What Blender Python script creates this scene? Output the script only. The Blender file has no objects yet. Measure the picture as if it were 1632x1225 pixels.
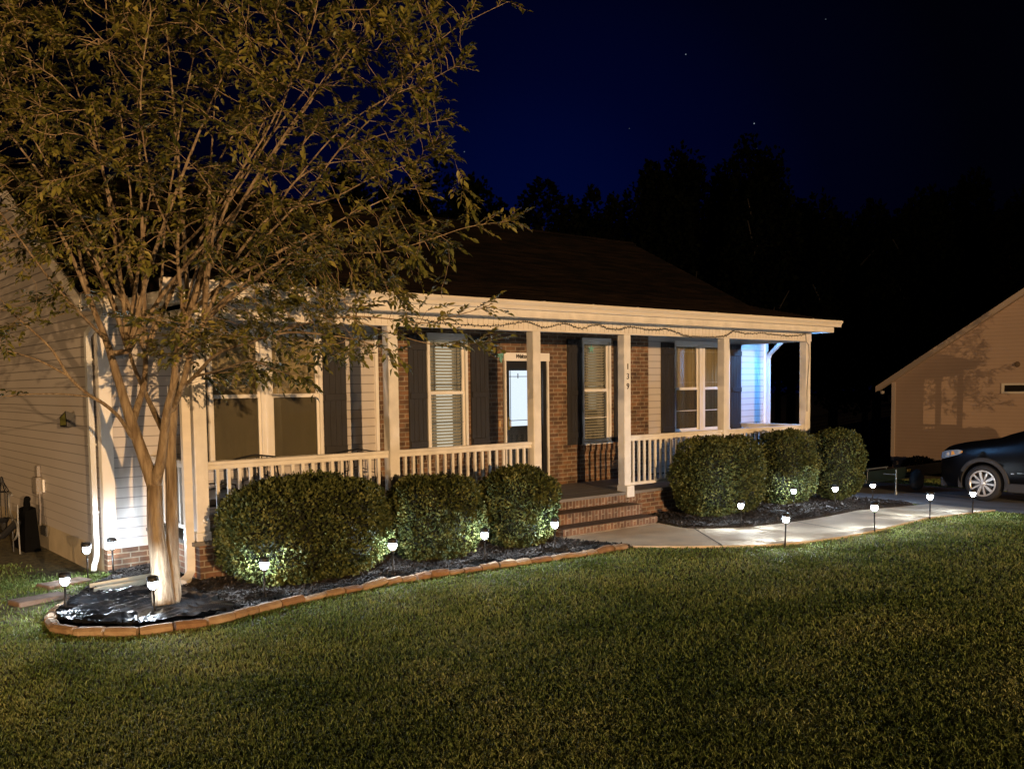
import bpy, math, random
import numpy as np
from mathutils import Vector, Matrix, noise

random.seed(7)
RNG = np.random.default_rng(11)
sc = bpy.context.scene
R = math.radians

# ------------------------------------------------------------------ camera
CAM = np.array([-3.7347, -9.8552, 1.6399])
RW = np.array([[0.769606, -0.051107, 0.636471],
               [-0.638403, -0.042523, 0.768527],
               [-0.012212, -0.997788, -0.065352]])
FPX, PCX, PCY = 1482.0, 816.0, 712.0
cam = bpy.data.cameras.new('camera')
cam.sensor_width = 36
cam.lens = FPX / 1632 * 36
cam.shift_y = (PCY - 612.5) / 1632
cam.clip_start = 0.05
cam.clip_end = 1000
camo = bpy.data.objects.new('camera', cam)
sc.collection.objects.link(camo)
camo.matrix_world = Matrix(((RW[0][0], -RW[0][1], -RW[0][2], CAM[0]),
                            (RW[1][0], -RW[1][1], -RW[1][2], CAM[1]),
                            (RW[2][0], -RW[2][1], -RW[2][2], CAM[2]),
                            (0, 0, 0, 1)))
sc.camera = camo

# ------------------------------------------------------------------ night sky
world = bpy.data.worlds.new('World')
sc.world = world
world.use_nodes = True
wn, wl = world.node_tree.nodes, world.node_tree.links
wn.clear()


def N(nodes, typ, **kw):
    n = nodes.new(typ)
    for k, v in kw.items():
        if k.startswith('i_'):
            key = k[2:]
            n.inputs[int(key) if key.isdigit() else key.replace('_', ' ')].default_value = v
        else:
            setattr(n, k, v)
    return n


bg = N(wn, 'ShaderNodeBackground')
outw = N(wn, 'ShaderNodeOutputWorld')
tc = N(wn, 'ShaderNodeTexCoord')
# the last glow of dusk stands behind the house, towards +Y and a little to +X
dotg = N(wn, 'ShaderNodeVectorMath', operation='DOT_PRODUCT')
gv = RW @ np.array([830 - PCX, 430 - PCY, FPX])
gd = Vector(gv / np.linalg.norm(gv))
dotg.inputs[1].default_value = gd
wl.new(tc.outputs['Generated'], dotg.inputs[0])
ramp = N(wn, 'ShaderNodeValToRGB')
e = ramp.color_ramp.elements
e[0].position = 0.0
e[0].color = (0.0005, 0.0006, 0.0016, 1)
e[1].position = 1.0
e[1].color = (0.0003, 0.0024, 0.030, 1)
for p, c in ((0.80, (0.0003, 0.0003, 0.0010, 1)), (0.90, (0.0003, 0.0004, 0.0019, 1)), (0.95, (0.0003, 0.0006, 0.0060, 1)), (0.982, (0.0003, 0.0011, 0.0155, 1))):
    k = e.new(p)
    k.color = c
wl.new(dotg.outputs['Value'], ramp.inputs[0])
# a few stars
last = ramp.outputs[0]


def pix_dir(px, py):
    v = RW @ np.array([px - PCX, py - PCY, FPX])
    return v / np.linalg.norm(v)


for sx, sy, st, rad in ((1093, 87, .5, .00055), (1202, 197, .7, .00055), (1206, 237, .25, .0005), (740, 242, .25, .0006),
                        (1316, 31, .2, .0005), (1003, 205, .12, .0005)):
    dd = N(wn, 'ShaderNodeVectorMath', operation='DISTANCE')
    nrm = N(wn, 'ShaderNodeVectorMath', operation='NORMALIZE')
    wl.new(tc.outputs['Generated'], nrm.inputs[0])
    wl.new(nrm.outputs[0], dd.inputs[0])
    dd.inputs[1].default_value = pix_dir(sx, sy)
    cmpn = N(wn, 'ShaderNodeMath', operation='LESS_THAN')
    cmpn.inputs[1].default_value = rad
    wl.new(dd.outputs['Value'], cmpn.inputs[0])
    mx = N(wn, 'ShaderNodeMix', data_type='RGBA')
    wl.new(cmpn.outputs[0], mx.inputs[0])
    wl.new(last, mx.inputs[6])
    mx.inputs[7].default_value = (st * .35, st * .42, st * .5, 1)
    last = mx.outputs[2]
wl.new(last, bg.inputs[0])
bg.inputs[1].default_value = 1.0
wl.new(bg.outputs[0], outw.inputs[0])

# ------------------------------------------------------------------ lights
# two sodium street lamps, both outside the photo: one across the street in front of
# the house, one far down to the left; (position, watts). Their poles are built below.
STREET = [((-12.0, -60.0, 6.1), 148000), ((-200.0, -57.3, 10.0), 430000)]
SODIUM = (1.0, .605, .28)
LAMP_OBJ = []
for (lx_, ly_, lz_), pw_ in STREET:
    pt = bpy.data.lights.new('sodium_lamp', 'SPOT')      # shielded street-lamp heads
    pt.spot_size = R(46) if ly_ < -58 else R(40)
    pt.spot_blend = .75
    pt.energy = pw_
    pt.color = SODIUM
    pt.shadow_soft_size = .16
    po = bpy.data.objects.new('sodium_lamp', pt)
    sc.collection.objects.link(po)
    po.location = (lx_, ly_, lz_)
    aim_ = Vector((2.5, 0, 1.0)) if ly_ < -58 else Vector((12, 0, 1.0))
    po.rotation_euler = (Vector(po.location) - aim_).to_track_quat('Z', 'Y').to_euler()
    LAMP_OBJ.append(po)

vs = sc.view_settings
vs.view_transform = 'Standard'
vs.look = 'None'
vs.exposure = 0.0
vs.gamma = 1.0
vs.use_curve_mapping = False
sc.cycles.use_denoising = True
try:
    sc.cycles.denoiser = 'OPENIMAGEDENOISE'
    sc.cycles.denoising_input_passes = 'RGB_ALBEDO_NORMAL'
except Exception:
    pass
sc.cycles.max_bounces = 6
sc.cycles.diffuse_bounces = 3
sc.cycles.glossy_bounces = 3
sc.cycles.transparent_max_bounces = 8
sc.cycles.sample_clamp_indirect = 4
sc.cycles.caustics_reflective = False
sc.cycles.caustics_refractive = False

# ------------------------------------------------------------------ materials
MATS = {}


def mat(name, col, rough=.6, var=0.0, scale=8.0, bump=0.0, bscale=None, metal=0.0, spec=.5, emit=None, estr=0.0,
        col2=None, detail=4.0, stretch=None, coat=0.0, thresh=None):
    if name in MATS:
        return MATS[name]
    m = bpy.data.materials.new(name)
    m.use_nodes = True
    nd, ln = m.node_tree.nodes, m.node_tree.links
    b = nd['Principled BSDF']
    b.inputs['Base Color'].default_value = (*col, 1)
    b.inputs['Roughness'].default_value = rough
    b.inputs['Metallic'].default_value = metal
    b.inputs['Specular IOR Level'].default_value = spec
    if coat:
        b.inputs['Coat Weight'].default_value = coat
    t = N(nd, 'ShaderNodeTexCoord')
    mp = N(nd, 'ShaderNodeMapping')
    if stretch:
        mp.inputs['Scale'].default_value = stretch
    geo = N(nd, 'ShaderNodeNewGeometry')
    ln.new(geo.outputs['Position'], mp.inputs['Vector'])
    if var or col2:
        nz = N(nd, 'ShaderNodeTexNoise')
        nz.inputs['Scale'].default_value = scale
        nz.inputs['Detail'].default_value = detail
        ln.new(mp.outputs[0], nz.inputs['Vector'])
        cr = N(nd, 'ShaderNodeValToRGB')
        a, c = (thresh or (.32, .68))
        cr.color_ramp.elements[0].position = a
        cr.color_ramp.elements[1].position = c
        c2 = col2 or tuple(min(1, x * (1 + var)) for x in col)
        c1 = col if col2 else tuple(x * (1 - var) for x in col)
        cr.color_ramp.elements[0].color = (*c1, 1)
        cr.color_ramp.elements[1].color = (*c2, 1)
        ln.new(nz.outputs[0], cr.inputs[0])
        ln.new(cr.outputs[0], b.inputs['Base Color'])
    if bump:
        nb = N(nd, 'ShaderNodeTexNoise')
        nb.inputs['Scale'].default_value = bscale or scale * 4
        nb.inputs['Detail'].default_value = 5
        ln.new(mp.outputs[0], nb.inputs['Vector'])
        bp = N(nd, 'ShaderNodeBump')
        bp.inputs['Strength'].default_value = min(1, bump)
        bp.inputs['Distance'].default_value = .02 * max(1, bump)
        ln.new(nb.outputs[0], bp.inputs['Height'])
        ln.new(bp.outputs[0], b.inputs['Normal'])
    if emit:
        b.inputs['Emission Color'].default_value = (*emit, 1)
        b.inputs['Emission Strength'].default_value = estr
    MATS[name] = m
    return m


def brick_mat(name, axis, c1, c2, mortar, bw=.2, bh=.067, seed=0.0, vert=False):
    m = bpy.data.materials.new(name)
    m.use_nodes = True
    nd, ln = m.node_tree.nodes, m.node_tree.links
    b = nd['Principled BSDF']
    b.inputs['Roughness'].default_value = .85
    geo = N(nd, 'ShaderNodeNewGeometry')
    sp = N(nd, 'ShaderNodeSeparateXYZ')
    ln.new(geo.outputs['Position'], sp.inputs[0])
    cb = N(nd, 'ShaderNodeCombineXYZ')
    h = sp.outputs['X' if axis == 'x' else 'Y']
    if vert:
        ln.new(sp.outputs['Z'], cb.inputs[0])
        ln.new(h, cb.inputs[1])
    else:
        ln.new(h, cb.inputs[0])
        ln.new(sp.outputs['Z'], cb.inputs[1])
    mp = N(nd, 'ShaderNodeMapping')
    mp.inputs['Location'].default_value = (seed + .03, .012, 0)
    ln.new(cb.outputs[0], mp.inputs[0])
    # wobble the joints a touch
    nz0 = N(nd, 'ShaderNodeTexNoise', i_Scale=14.0)
    ln.new(geo.outputs['Position'], nz0.inputs['Vector'])
    vm = N(nd, 'ShaderNodeVectorMath', operation='SCALE')
    ln.new(nz0.outputs['Color'], vm.inputs[0])
    vm.inputs['Scale'].default_value = .006
    va = N(nd, 'ShaderNodeVectorMath', operation='ADD')
    ln.new(mp.outputs[0], va.inputs[0])
    ln.new(vm.outputs[0], va.inputs[1])
    br = N(nd, 'ShaderNodeTexBrick')
    br.offset = .5
    br.inputs['Scale'].default_value = 1
    br.inputs['Brick Width'].default_value = bw
    br.inputs['Row Height'].default_value = bh
    br.inputs['Mortar Size'].default_value = .0085
    br.inputs['Mortar Smooth'].default_value = .25
    br.inputs['Bias'].default_value = -.1
    br.inputs['Color1'].default_value = (*c1, 1)
    br.inputs['Color2'].default_value = (*c2, 1)
    br.inputs['Mortar'].default_value = (*mortar, 1)
    ln.new(va.outputs[0], br.inputs['Vector'])
    nz = N(nd, 'ShaderNodeTexNoise', i_Scale=7.0, i_Detail=6.0)
    ln.new(geo.outputs['Position'], nz.inputs['Vector'])
    mr = N(nd, 'ShaderNodeMapRange')
    mr.inputs[1].default_value = .3
    mr.inputs[2].default_value = .7
    mr.inputs[3].default_value = .55
    mr.inputs[4].default_value = 1.35
    ln.new(nz.outputs[0], mr.inputs[0])
    mx = N(nd, 'ShaderNodeMix', data_type='RGBA', blend_type='MULTIPLY')
    mx.inputs[0].default_value = 1
    ln.new(br.outputs['Color'], mx.inputs[6])
    ln.new(mr.outputs[0], mx.inputs[7])
    ln.new(mx.outputs[2], b.inputs['Base Color'])
    nb = N(nd, 'ShaderNodeTexNoise', i_Scale=60.0)
    ln.new(geo.outputs['Position'], nb.inputs['Vector'])
    ad = N(nd, 'ShaderNodeMath', operation='MULTIPLY_ADD')
    ln.new(nb.outputs[0], ad.inputs[0])
    ad.inputs[1].default_value = .35
    inv = N(nd, 'ShaderNodeMath', operation='SUBTRACT')
    inv.inputs[0].default_value = 1
    ln.new(br.outputs['Fac'], inv.inputs[1])
    ln.new(inv.outputs[0], ad.inputs[2])
    bp = N(nd, 'ShaderNodeBump', i_Strength=.9, i_Distance=.008)
    ln.new(ad.outputs[0], bp.inputs['Height'])
    ln.new(bp.outputs[0], b.inputs['Normal'])
    MATS[name] = m
    return m


def emis(name, col, strength):
    if name in MATS:
        return MATS[name]
    m = bpy.data.materials.new(name)
    m.use_nodes = True
    nd, ln = m.node_tree.nodes, m.node_tree.links
    nd.clear()
    o = N(nd, 'ShaderNodeOutputMaterial')
    em = N(nd, 'ShaderNodeEmission')
    em.inputs[0].default_value = (*col, 1)
    em.inputs[1].default_value = strength
    ln.new(em.outputs[0], o.inputs[0])
    MATS[name] = m
    return m


def glass_mat(name, tint, fac, rough=.03):
    m = bpy.data.materials.new(name)
    m.use_nodes = True
    nd, ln = m.node_tree.nodes, m.node_tree.links
    nd.clear()
    o = N(nd, 'ShaderNodeOutputMaterial')
    t = N(nd, 'ShaderNodeBsdfTransparent')
    t.inputs[0].default_value = (*tint, 1)
    g = N(nd, 'ShaderNodeBsdfGlossy')
    g.inputs['Roughness'].default_value = rough
    g.inputs[0].default_value = (.9, .9, .9, 1)
    mx = N(nd, 'ShaderNodeMixShader')
    mx.inputs[0].default_value = fac
    ln.new(t.outputs[0], mx.inputs[1])
    ln.new(g.outputs[0], mx.inputs[2])
    ln.new(mx.outputs[0], o.inputs[0])
    MATS[name] = m
    return m


def leaf_mat(name, cols, trans=.25, rough=.5, spec=.4, clump=2.0):
    """leaf colour varies per leaf (random per island) and per clump"""
    m = bpy.data.materials.new(name)
    m.use_nodes = True
    nd, ln = m.node_tree.nodes, m.node_tree.links
    b = nd['Principled BSDF']
    geo = N(nd, 'ShaderNodeNewGeometry')
    nz = N(nd, 'ShaderNodeTexNoise', i_Scale=clump, i_Detail=2.0)
    ln.new(geo.outputs['Position'], nz.inputs['Vector'])
    ad = N(nd, 'ShaderNodeMath', operation='MULTIPLY_ADD')
    ln.new(geo.outputs['Random Per Island'], ad.inputs[0])
    ad.inputs[1].default_value = .55
    sb = N(nd, 'ShaderNodeMath', operation='MULTIPLY_ADD')
    ln.new(nz.outputs[0], sb.inputs[0])
    sb.inputs[1].default_value = 1.3
    sb.inputs[2].default_value = -.42
    ln.new(sb.outputs[0], ad.inputs[2])
    cr = N(nd, 'ShaderNodeValToRGB')
    el = cr.color_ramp.elements
    el[0].position = 0
    el[0].color = (*cols[0], 1)
    el[1].position = 1
    el[1].color = (*cols[-1], 1)
    for i, c in enumerate(cols[1:-1]):
        k = el.new((i + 1) / (len(cols) - 1))
        k.color = (*c, 1)
    ln.new(ad.outputs[0], cr.inputs[0])
    ln.new(cr.outputs[0], b.inputs['Base Color'])
    b.inputs['Roughness'].default_value = rough
    b.inputs['Specular IOR Level'].default_value = spec
    if trans:
        o = nd['Material Output']
        tr = N(nd, 'ShaderNodeBsdfTranslucent')
        ln.new(cr.outputs[0], tr.inputs[0])
        mx = N(nd, 'ShaderNodeMixShader')
        mx.inputs[0].default_value = trans
        ln.new(b.outputs[0], mx.inputs[1])
        ln.new(tr.outputs[0], mx.inputs[2])
        ln.new(mx.outputs[0], o.inputs[0])
    MATS[name] = m
    return m


M_trim = mat('white_trim', (.80, .77, .72), .45, var=.05, scale=3)
M_trim2 = mat('aged_white_paint', (.74, .71, .66), .5, var=.10, scale=5, bump=.15, bscale=40)
M_siding = mat('grey_beige_vinyl_siding', (.53, .49, .46), .5, var=.06, scale=1.6, bump=.08, bscale=60, stretch=(.3, .3, 1))


def lap_shade(m, z0, e=.12, w=.016, k=.46):
    """shadow lines below the laps, painted into the board colour"""
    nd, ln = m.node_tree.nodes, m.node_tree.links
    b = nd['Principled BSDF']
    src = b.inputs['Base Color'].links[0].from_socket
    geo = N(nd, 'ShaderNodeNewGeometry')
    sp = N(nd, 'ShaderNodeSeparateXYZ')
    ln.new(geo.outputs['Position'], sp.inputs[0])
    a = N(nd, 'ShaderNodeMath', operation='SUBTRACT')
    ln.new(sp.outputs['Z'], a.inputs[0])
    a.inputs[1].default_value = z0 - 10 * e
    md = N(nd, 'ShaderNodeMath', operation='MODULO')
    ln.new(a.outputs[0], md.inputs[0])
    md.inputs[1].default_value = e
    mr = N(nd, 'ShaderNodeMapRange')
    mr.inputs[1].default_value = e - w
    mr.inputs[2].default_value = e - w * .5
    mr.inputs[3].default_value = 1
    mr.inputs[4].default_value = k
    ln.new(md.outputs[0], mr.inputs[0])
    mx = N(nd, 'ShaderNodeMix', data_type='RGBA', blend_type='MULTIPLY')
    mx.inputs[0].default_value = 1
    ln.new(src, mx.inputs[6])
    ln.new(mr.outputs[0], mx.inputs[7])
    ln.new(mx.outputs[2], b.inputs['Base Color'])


lap_shade(M_siding, -.22)  # lap shadow lines put into the siding colour as dark stripes
M_gutter = mat('ivory_aluminium', (.76, .71, .63), .35, var=.08, scale=2.5, stretch=(.3, 1, 3))
M_beam = mat('beaded_beam_panel', (.74, .69, .61), .5, var=.05, scale=4)
M_soffit = mat('soffit_panel', (.6, .58, .55), .6, var=.05)
M_ceiling = mat('porch_ceiling_paint', (.35, .35, .34), .7, var=.1)
M_shutter = mat('dark_shutter_paint', (.017, .0155, .017), .6, var=.25, scale=6, bump=.2, bscale=30, stretch=(6, 6, .5))
M_black = mat('black_paint', (.012, .012, .013), .4)
M_blackp = mat('black_plastic', (.015, .015, .016), .45)
M_conc = mat('concrete_walk', (.70, .57, .41), .85, var=.12, scale=3, bump=.35, bscale=90)
M_concd = mat('concrete_drive', (.26, .26, .25), .85, var=.2, scale=1.3, bump=.35, bscale=70)
M_parge = mat('parged_foundation', (.47, .40, .28), .85, var=.2, scale=2.2, bump=.4, bscale=25)
M_floor = mat('porch_floor_boards', (.16, .145, .13), .7, var=.25, scale=3, stretch=(.4, 6, 1))
M_brick = brick_mat('brick_front', 'x', (.20, .105, .052), (.075, .040, .022), (.27, .215, .15))
M_bricks = brick_mat('brick_side', 'y', (.30, .13, .065), (.18, .08, .042), (.38, .30, .21))
M_bricku = brick_mat('brick_foundation', 'x', (.19, .095, .05), (.10, .050, .028), (.27, .215, .15))
M_brickv = brick_mat('brick_rowlock', 'x', (.19, .10, .055), (.11, .055, .03), (.28, .22, .15), bw=.2, bh=.067, vert=True)
M_bark = mat('smooth_peeling_bark', (.17, .118, .070), .8, col2=(.36, .28, .185), scale=7, bump=1.0, bscale=22, stretch=(4, 4, .45), thresh=(.36, .66))
M_barkd = mat('dark_bark', (.06, .045, .035), .9, var=.3, bump=.6, bscale=20)
M_leaf = leaf_mat('crape_leaf', [(.022, .034, .008), (.090, .098, .020), (.20, .185, .040), (.40, .33, .09)], .25, .45, .4, 1.6)
M_bush = leaf_mat('boxwood_leaf', [(.012, .020, .007), (.042, .056, .016), (.10, .115, .033), (.20, .20, .065)], .12, .6, .25, 5.0)
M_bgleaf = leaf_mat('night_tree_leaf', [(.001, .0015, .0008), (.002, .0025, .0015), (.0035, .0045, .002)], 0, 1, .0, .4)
M_grassb = leaf_mat('grass_blade', [(.055, .09, .02), (.15, .22, .055), (.31, .37, .12), (.48, .48, .21)], .3, .6, .2, 1.1)
M_lawn = mat('lawn_soil_and_thatch', (.06, .052, .024), .95, col2=(.20, .17, .075), scale=14, bump=1.0, bscale=60)
M_mulch = mat('dark_mulch', (.028, .023, .020), .95, col2=(.10, .088, .08), scale=70, bump=1.6, bscale=90, thresh=(.42, .7))
M_chip = leaf_mat('mulch_chip', [(.02, .016, .014), (.055, .046, .04), (.15, .13, .115)], 0, .9, .2, 4)
M_stone = mat('tan_edging_block', (.25, .155, .085), .9, col2=(.38, .26, .16), scale=9, bump=.6, bscale=30)
M_paver = mat('red_brown_paver', (.22, .15, .11), .9, var=.25, scale=8, bump=.4, bscale=40)
M_glass = glass_mat('window_glass', (.86, .85, .80), .07)
M_shade = mat('tan_window_shade', (.58, .50, .36), .8, var=.12, scale=4, stretch=(5, 1, .3))
M_curtain = mat('tan_curtain', (.46, .39, .26), .8, var=.2, scale=3, stretch=(6, 1, .2))
M_slat = mat('blind_slat', (.72, .68, .60), .4, var=.03, spec=.8)
M_room = mat('dark_room', (.03, .028, .025), .9)
M_rubber = mat('tyre_rubber', (.018, .018, .018), .75)
M_carp = mat('black_car_paint', (.003, .003, .0035), .3, coat=0, spec=.2)
M_clad = mat('grey_plastic_cladding', (.035, .035, .037), .7)
M_rim = mat('silver_alloy', (.68, .64, .60), .3, metal=.6)
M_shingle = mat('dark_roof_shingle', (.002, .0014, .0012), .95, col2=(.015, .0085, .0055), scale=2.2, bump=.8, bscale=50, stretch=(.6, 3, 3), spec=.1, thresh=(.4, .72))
M_wood = mat('weathered_fence_board', (.035, .022, .015), .9, var=.3, scale=5, stretch=(6, 6, .5))
M_wire = mat('dark_wire', (.010, .012, .010), .6)


# ------------------------------------------------------------------ mesh helpers
C = sc.collection


class MB:
    def __init__(s):
        s.v, s.f = [], []

    def add(s, vs, fs):
        o = len(s.v)
        s.v += [tuple(map(float, p)) for p in vs]
        s.f += [tuple(i + o for i in f) for f in fs]
        return s

    def box(s, x0, x1, y0, y1, z0, z1):
        return s.add([(x0, y0, z0), (x1, y0, z0), (x1, y1, z0), (x0, y1, z0), (x0, y0, z1), (x1, y0, z1), (x1, y1, z1), (x0, y1, z1)],
                     [(0, 3, 2, 1), (4, 5, 6, 7), (0, 1, 5, 4), (1, 2, 6, 5), (2, 3, 7, 6), (3, 0, 4, 7)])

    def bbox(s, x0, x1, y0, y1, z0, z1, b=.006):
        """box with chamfered long edges (octagonal in every section: simple bevel)"""
        b = min(b, (x1 - x0) / 3, (y1 - y0) / 3, (z1 - z0) / 3)
        xs, ys, zs = (x0, x1), (y0, y1), (z0, z1)
        pts, idx = [], {}
        for i in (0, 1):
            for j in (0, 1):
                for k in (0, 1):
                    sx, sy, sz = (1, -1)[i], (1, -1)[j], (1, -1)[k]
                    for a in range(3):
                        p = [xs[i] + sx * b, ys[j] + sy * b, zs[k] + sz * b]
                        p[a] = (xs, ys, zs)[a][(i, j, k)[a]]
                        idx[(i, j, k, a)] = len(pts)
                        pts.append(p)
        F = []
        for a in range(3):
            u, w = [q for q in range(3) if q != a]
            for side in (0, 1):
                q = []
                for (p, r) in ((0, 0), (1, 0), (1, 1), (0, 1)):
                    c = [0, 0, 0]
                    c[a], c[u], c[w] = side, p, r
                    q.append(idx[(*c, a)])
                F.append(q)
        for a in range(3):   # edges along a
            u, w = [q for q in range(3) if q != a]
            for p in (0, 1):
                for r in (0, 1):
                    c0, c1 = [0, 0, 0], [0, 0, 0]
                    c0[u], c0[w], c1[u], c1[w] = p, r, p, r
                    c0[a], c1[a] = 0, 1
                    F.append([idx[(*c0, u)], idx[(*c1, u)], idx[(*c1, w)], idx[(*c0, w)]])
        for i in (0, 1):
            for j in (0, 1):
                for k in (0, 1):
                    F.append([idx[(i, j, k, 0)], idx[(i, j, k, 1)], idx[(i, j, k, 2)]])
        return s.add(pts, F)

    def prism(s, poly, z0, z1):
        """poly: xy list (counter clockwise), z0/z1 numbers"""
        n = len(poly)
        return s.add([(x, y, z0) for x, y in poly] + [(x, y, z1) for x, y in poly],
                     [tuple(range(n))[::-1], tuple(range(n, 2 * n))] + [(i, (i + 1) % n, n + (i + 1) % n, n + i) for i in range(n)])

    def ext(s, prof, axis, a0, a1):
        """profile (list of 2-tuples) extruded along axis x ((y,z) profile) or y ((x,z) profile)"""
        n = len(prof)
        mk = (lambda a, p: (a, p[0], p[1])) if axis == 'x' else (lambda a, p: (p[0], a, p[1]))
        return s.add([mk(a0, p) for p in prof] + [mk(a1, p) for p in prof],
                     [tuple(range(n)), tuple(range(n, 2 * n))[::-1]] + [(i, n + i, n + (i + 1) % n, (i + 1) % n) for i in range(n)])

    def tube(s, pts, rad, seg=8, cap=True):
        pts = [Vector(p) for p in pts]
        if not hasattr(rad, '__len__'):
            rad = [rad] * len(pts)
        vs, fs = [], []
        prev = None
        for i, p in enumerate(pts):
            d = (pts[min(i + 1, len(pts) - 1)] - pts[max(i - 1, 0)])
            d = d.normalized() if d.length > 1e-9 else Vector((0, 0, 1))
            if prev is None:
                u = d.orthogonal().normalized()
            else:
                u = (prev - d * prev.dot(d))
                u = u.normalized() if u.length > 1e-6 else d.orthogonal().normalized()
            prev = u
            w = d.cross(u)
            for k in range(seg):
                a = 2 * math.pi * k / seg
                vs.append(p + (u * math.cos(a) + w * math.sin(a)) * rad[i])
        for i in range(len(pts) - 1):
            for k in range(seg):
                a, b2 = i * seg + k, i * seg + (k + 1) % seg
                fs.append((a, b2, b2 + seg, a + seg))
        if cap:
            fs.append(tuple(range(seg))[::-1])
            fs.append(tuple(range((len(pts) - 1) * seg, len(pts) * seg)))
        return s.add(vs, fs)

    def rect_tube(s, pts, w, h, up=(0, 0, 1)):
        """rectangular section pipe, e.g. a downspout"""
        pts = [Vector(p) for p in pts]
        vs, fs = [], []
        for i, p in enumerate(pts):
            d0 = (pts[i] - pts[i - 1]).normalized() if i else (pts[1] - pts[0]).normalized()
            d1 = (pts[i + 1] - pts[i]).normalized() if i < len(pts) - 1 else d0
            d = (d0 + d1).normalized()
            a = Vector(up)
            a = (a - d * a.dot(d)).normalized()
            b2 = d.cross(a)
            for u, v in ((-1, -1), (1, -1), (1, 1), (-1, 1)):
                vs.append(p + a * u * w / 2 + b2 * v * h / 2)
        for i in range(len(pts) - 1):
            for k in range(4):
                a, b2 = i * 4 + k, i * 4 + (k + 1) % 4
                fs.append((a, b2, b2 + 4, a + 4))
        n = (len(pts) - 1) * 4
        fs += [(3, 2, 1, 0), (n, n + 1, n + 2, n + 3)]
        return s.add(vs, fs)

    def lathe(s, prof, c=(0, 0, 0), seg=20, axis='z'):
        vs, fs = [], []
        for r, z in prof:
            for k in range(seg):
                a = 2 * math.pi * k / seg
                p = (r * math.cos(a), r * math.sin(a), z)
                if axis == 'x':
                    p = (p[2], p[0], p[1])
                elif axis == 'y':
                    p = (p[0], p[2], p[1])
                vs.append((p[0] + c[0], p[1] + c[1], p[2] + c[2]))
        for i in range(len(prof) - 1):
            for k in range(seg):
                a, b2 = i * seg + k, i * seg + (k + 1) % seg
                fs.append((a, b2, b2 + seg, a + seg))
        return s.add(vs, fs)

    def build(s, name, m, parent=None, smooth=False, loc=None):
        off = Vector(loc) if loc else (world_loc(parent) if parent else Vector((0, 0, 0)))
        me = bpy.data.meshes.new(name)
        me.from_pydata([(x - off.x, y - off.y, z - off.z) for x, y, z in s.v], [], s.f)
        me.materials.append(m)
        if smooth:
            me.polygons.foreach_set('use_smooth', [True] * len(me.polygons))
        me.update()
        o = bpy.data.objects.new(name, me)
        C.objects.link(o)
        if parent:
            o.parent = parent
        elif loc:
            o.location = loc
        return o


def world_loc(o):
    v = Vector((0, 0, 0))
    while o:
        v += o.location
        o = o.parent
    return v


def npmesh(name, V, F, m, parent=None, loc=None, smooth=False):
    """numpy verts (n,3), faces (m,k) -> mesh object"""
    off = np.array(loc if loc is not None else (world_loc(parent) if parent else (0, 0, 0)), float)
    V = (V - off).astype(np.float32)
    me = bpy.data.meshes.new(name)
    k = F.shape[1]
    me.vertices.add(len(V))
    me.vertices.foreach_set('co', V.ravel())
    me.loops.add(F.size)
    me.loops.foreach_set('vertex_index', F.astype(np.int32).ravel())
    me.polygons.add(len(F))
    me.polygons.foreach_set('loop_start', np.arange(0, F.size, k, dtype=np.int32))
    try:
        me.polygons.foreach_set('loop_total', np.full(len(F), k, dtype=np.int32))
    except Exception:
        pass
    if smooth:
        me.polygons.foreach_set('use_smooth', np.ones(len(F), dtype=bool))
    me.materials.append(m)
    me.update(calc_edges=True)
    me.validate()
    o = bpy.data.objects.new(name, me)
    C.objects.link(o)
    if parent:
        o.parent = parent
    elif loc is not None:
        o.location = loc
    return o


def tag(o, label=None, cat=None, group=None, kind=None):
    if label:
        o['label'] = label
    if cat:
        o['category'] = cat
    if group:
        o['group'] = group
    if kind:
        o['kind'] = kind
    return o


def thing(name, label, cat, loc=(0, 0, 0), group=None):
    o = bpy.data.objects.new(name, None)
    o.empty_display_size = .2
    C.objects.link(o)
    o.location = loc
    return tag(o, label, cat, group)


def copy_tree(o, parent=None):
    c = o.copy()
    C.objects.link(c)
    c.parent = parent
    for ch in list(o.children):
        copy_tree(ch, c)
    return c


def at(px, py, d):
    """point seen at pixel (px,py) of the 1632 photo at camera depth d metres"""
    return CAM + (RW @ np.array([px - PCX, py - PCY, FPX])) * d / FPX


# ------------------------------------------------------------------ ground
def gz(x, y):
    x = np.asarray(x, float)
    y = np.asarray(y, float)
    z = np.full(np.broadcast(x, y).shape, -.45)
    t = np.clip((-3.4 - y) / 6.4, 0, None)
    z = z + .42 * np.minimum(t, 1) ** 1.15 * np.clip(1 - (x - 8) / 10, .2, 1)
    z = z - .062 * np.clip(x - 10, 0, 30)
    z = z - .03 * np.clip(-x - 3, 0, 8) * .5
    z = z - .13 * np.clip((y - .9) / 1.6, 0, 1) * np.clip((.3 - x) / .6, 0, 1)
    z = z + .005 * np.sin(x * 1.3 + y * .7) * np.clip((-2.2 - y), 0, 1)
    return z


def sheet(name, xs, ys, m, dz=0.0, kind='structure', rough=0.0):
    X, Y = np.meshgrid(xs, ys)
    Z = gz(X, Y) + dz
    if rough:
        Z = Z + RNG.normal(0, rough, Z.shape)
    V = np.stack([X.ravel(), Y.ravel(), Z.ravel()], 1)
    nx, ny = len(xs), len(ys)
    i = (np.arange(ny - 1)[:, None] * nx + np.arange(nx - 1)[None, :]).ravel()
    F = np.stack([i, i + 1, i + 1 + nx, i + nx], 1)
    return tag(npmesh(name, V, F, m, smooth=True), kind=kind)


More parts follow.
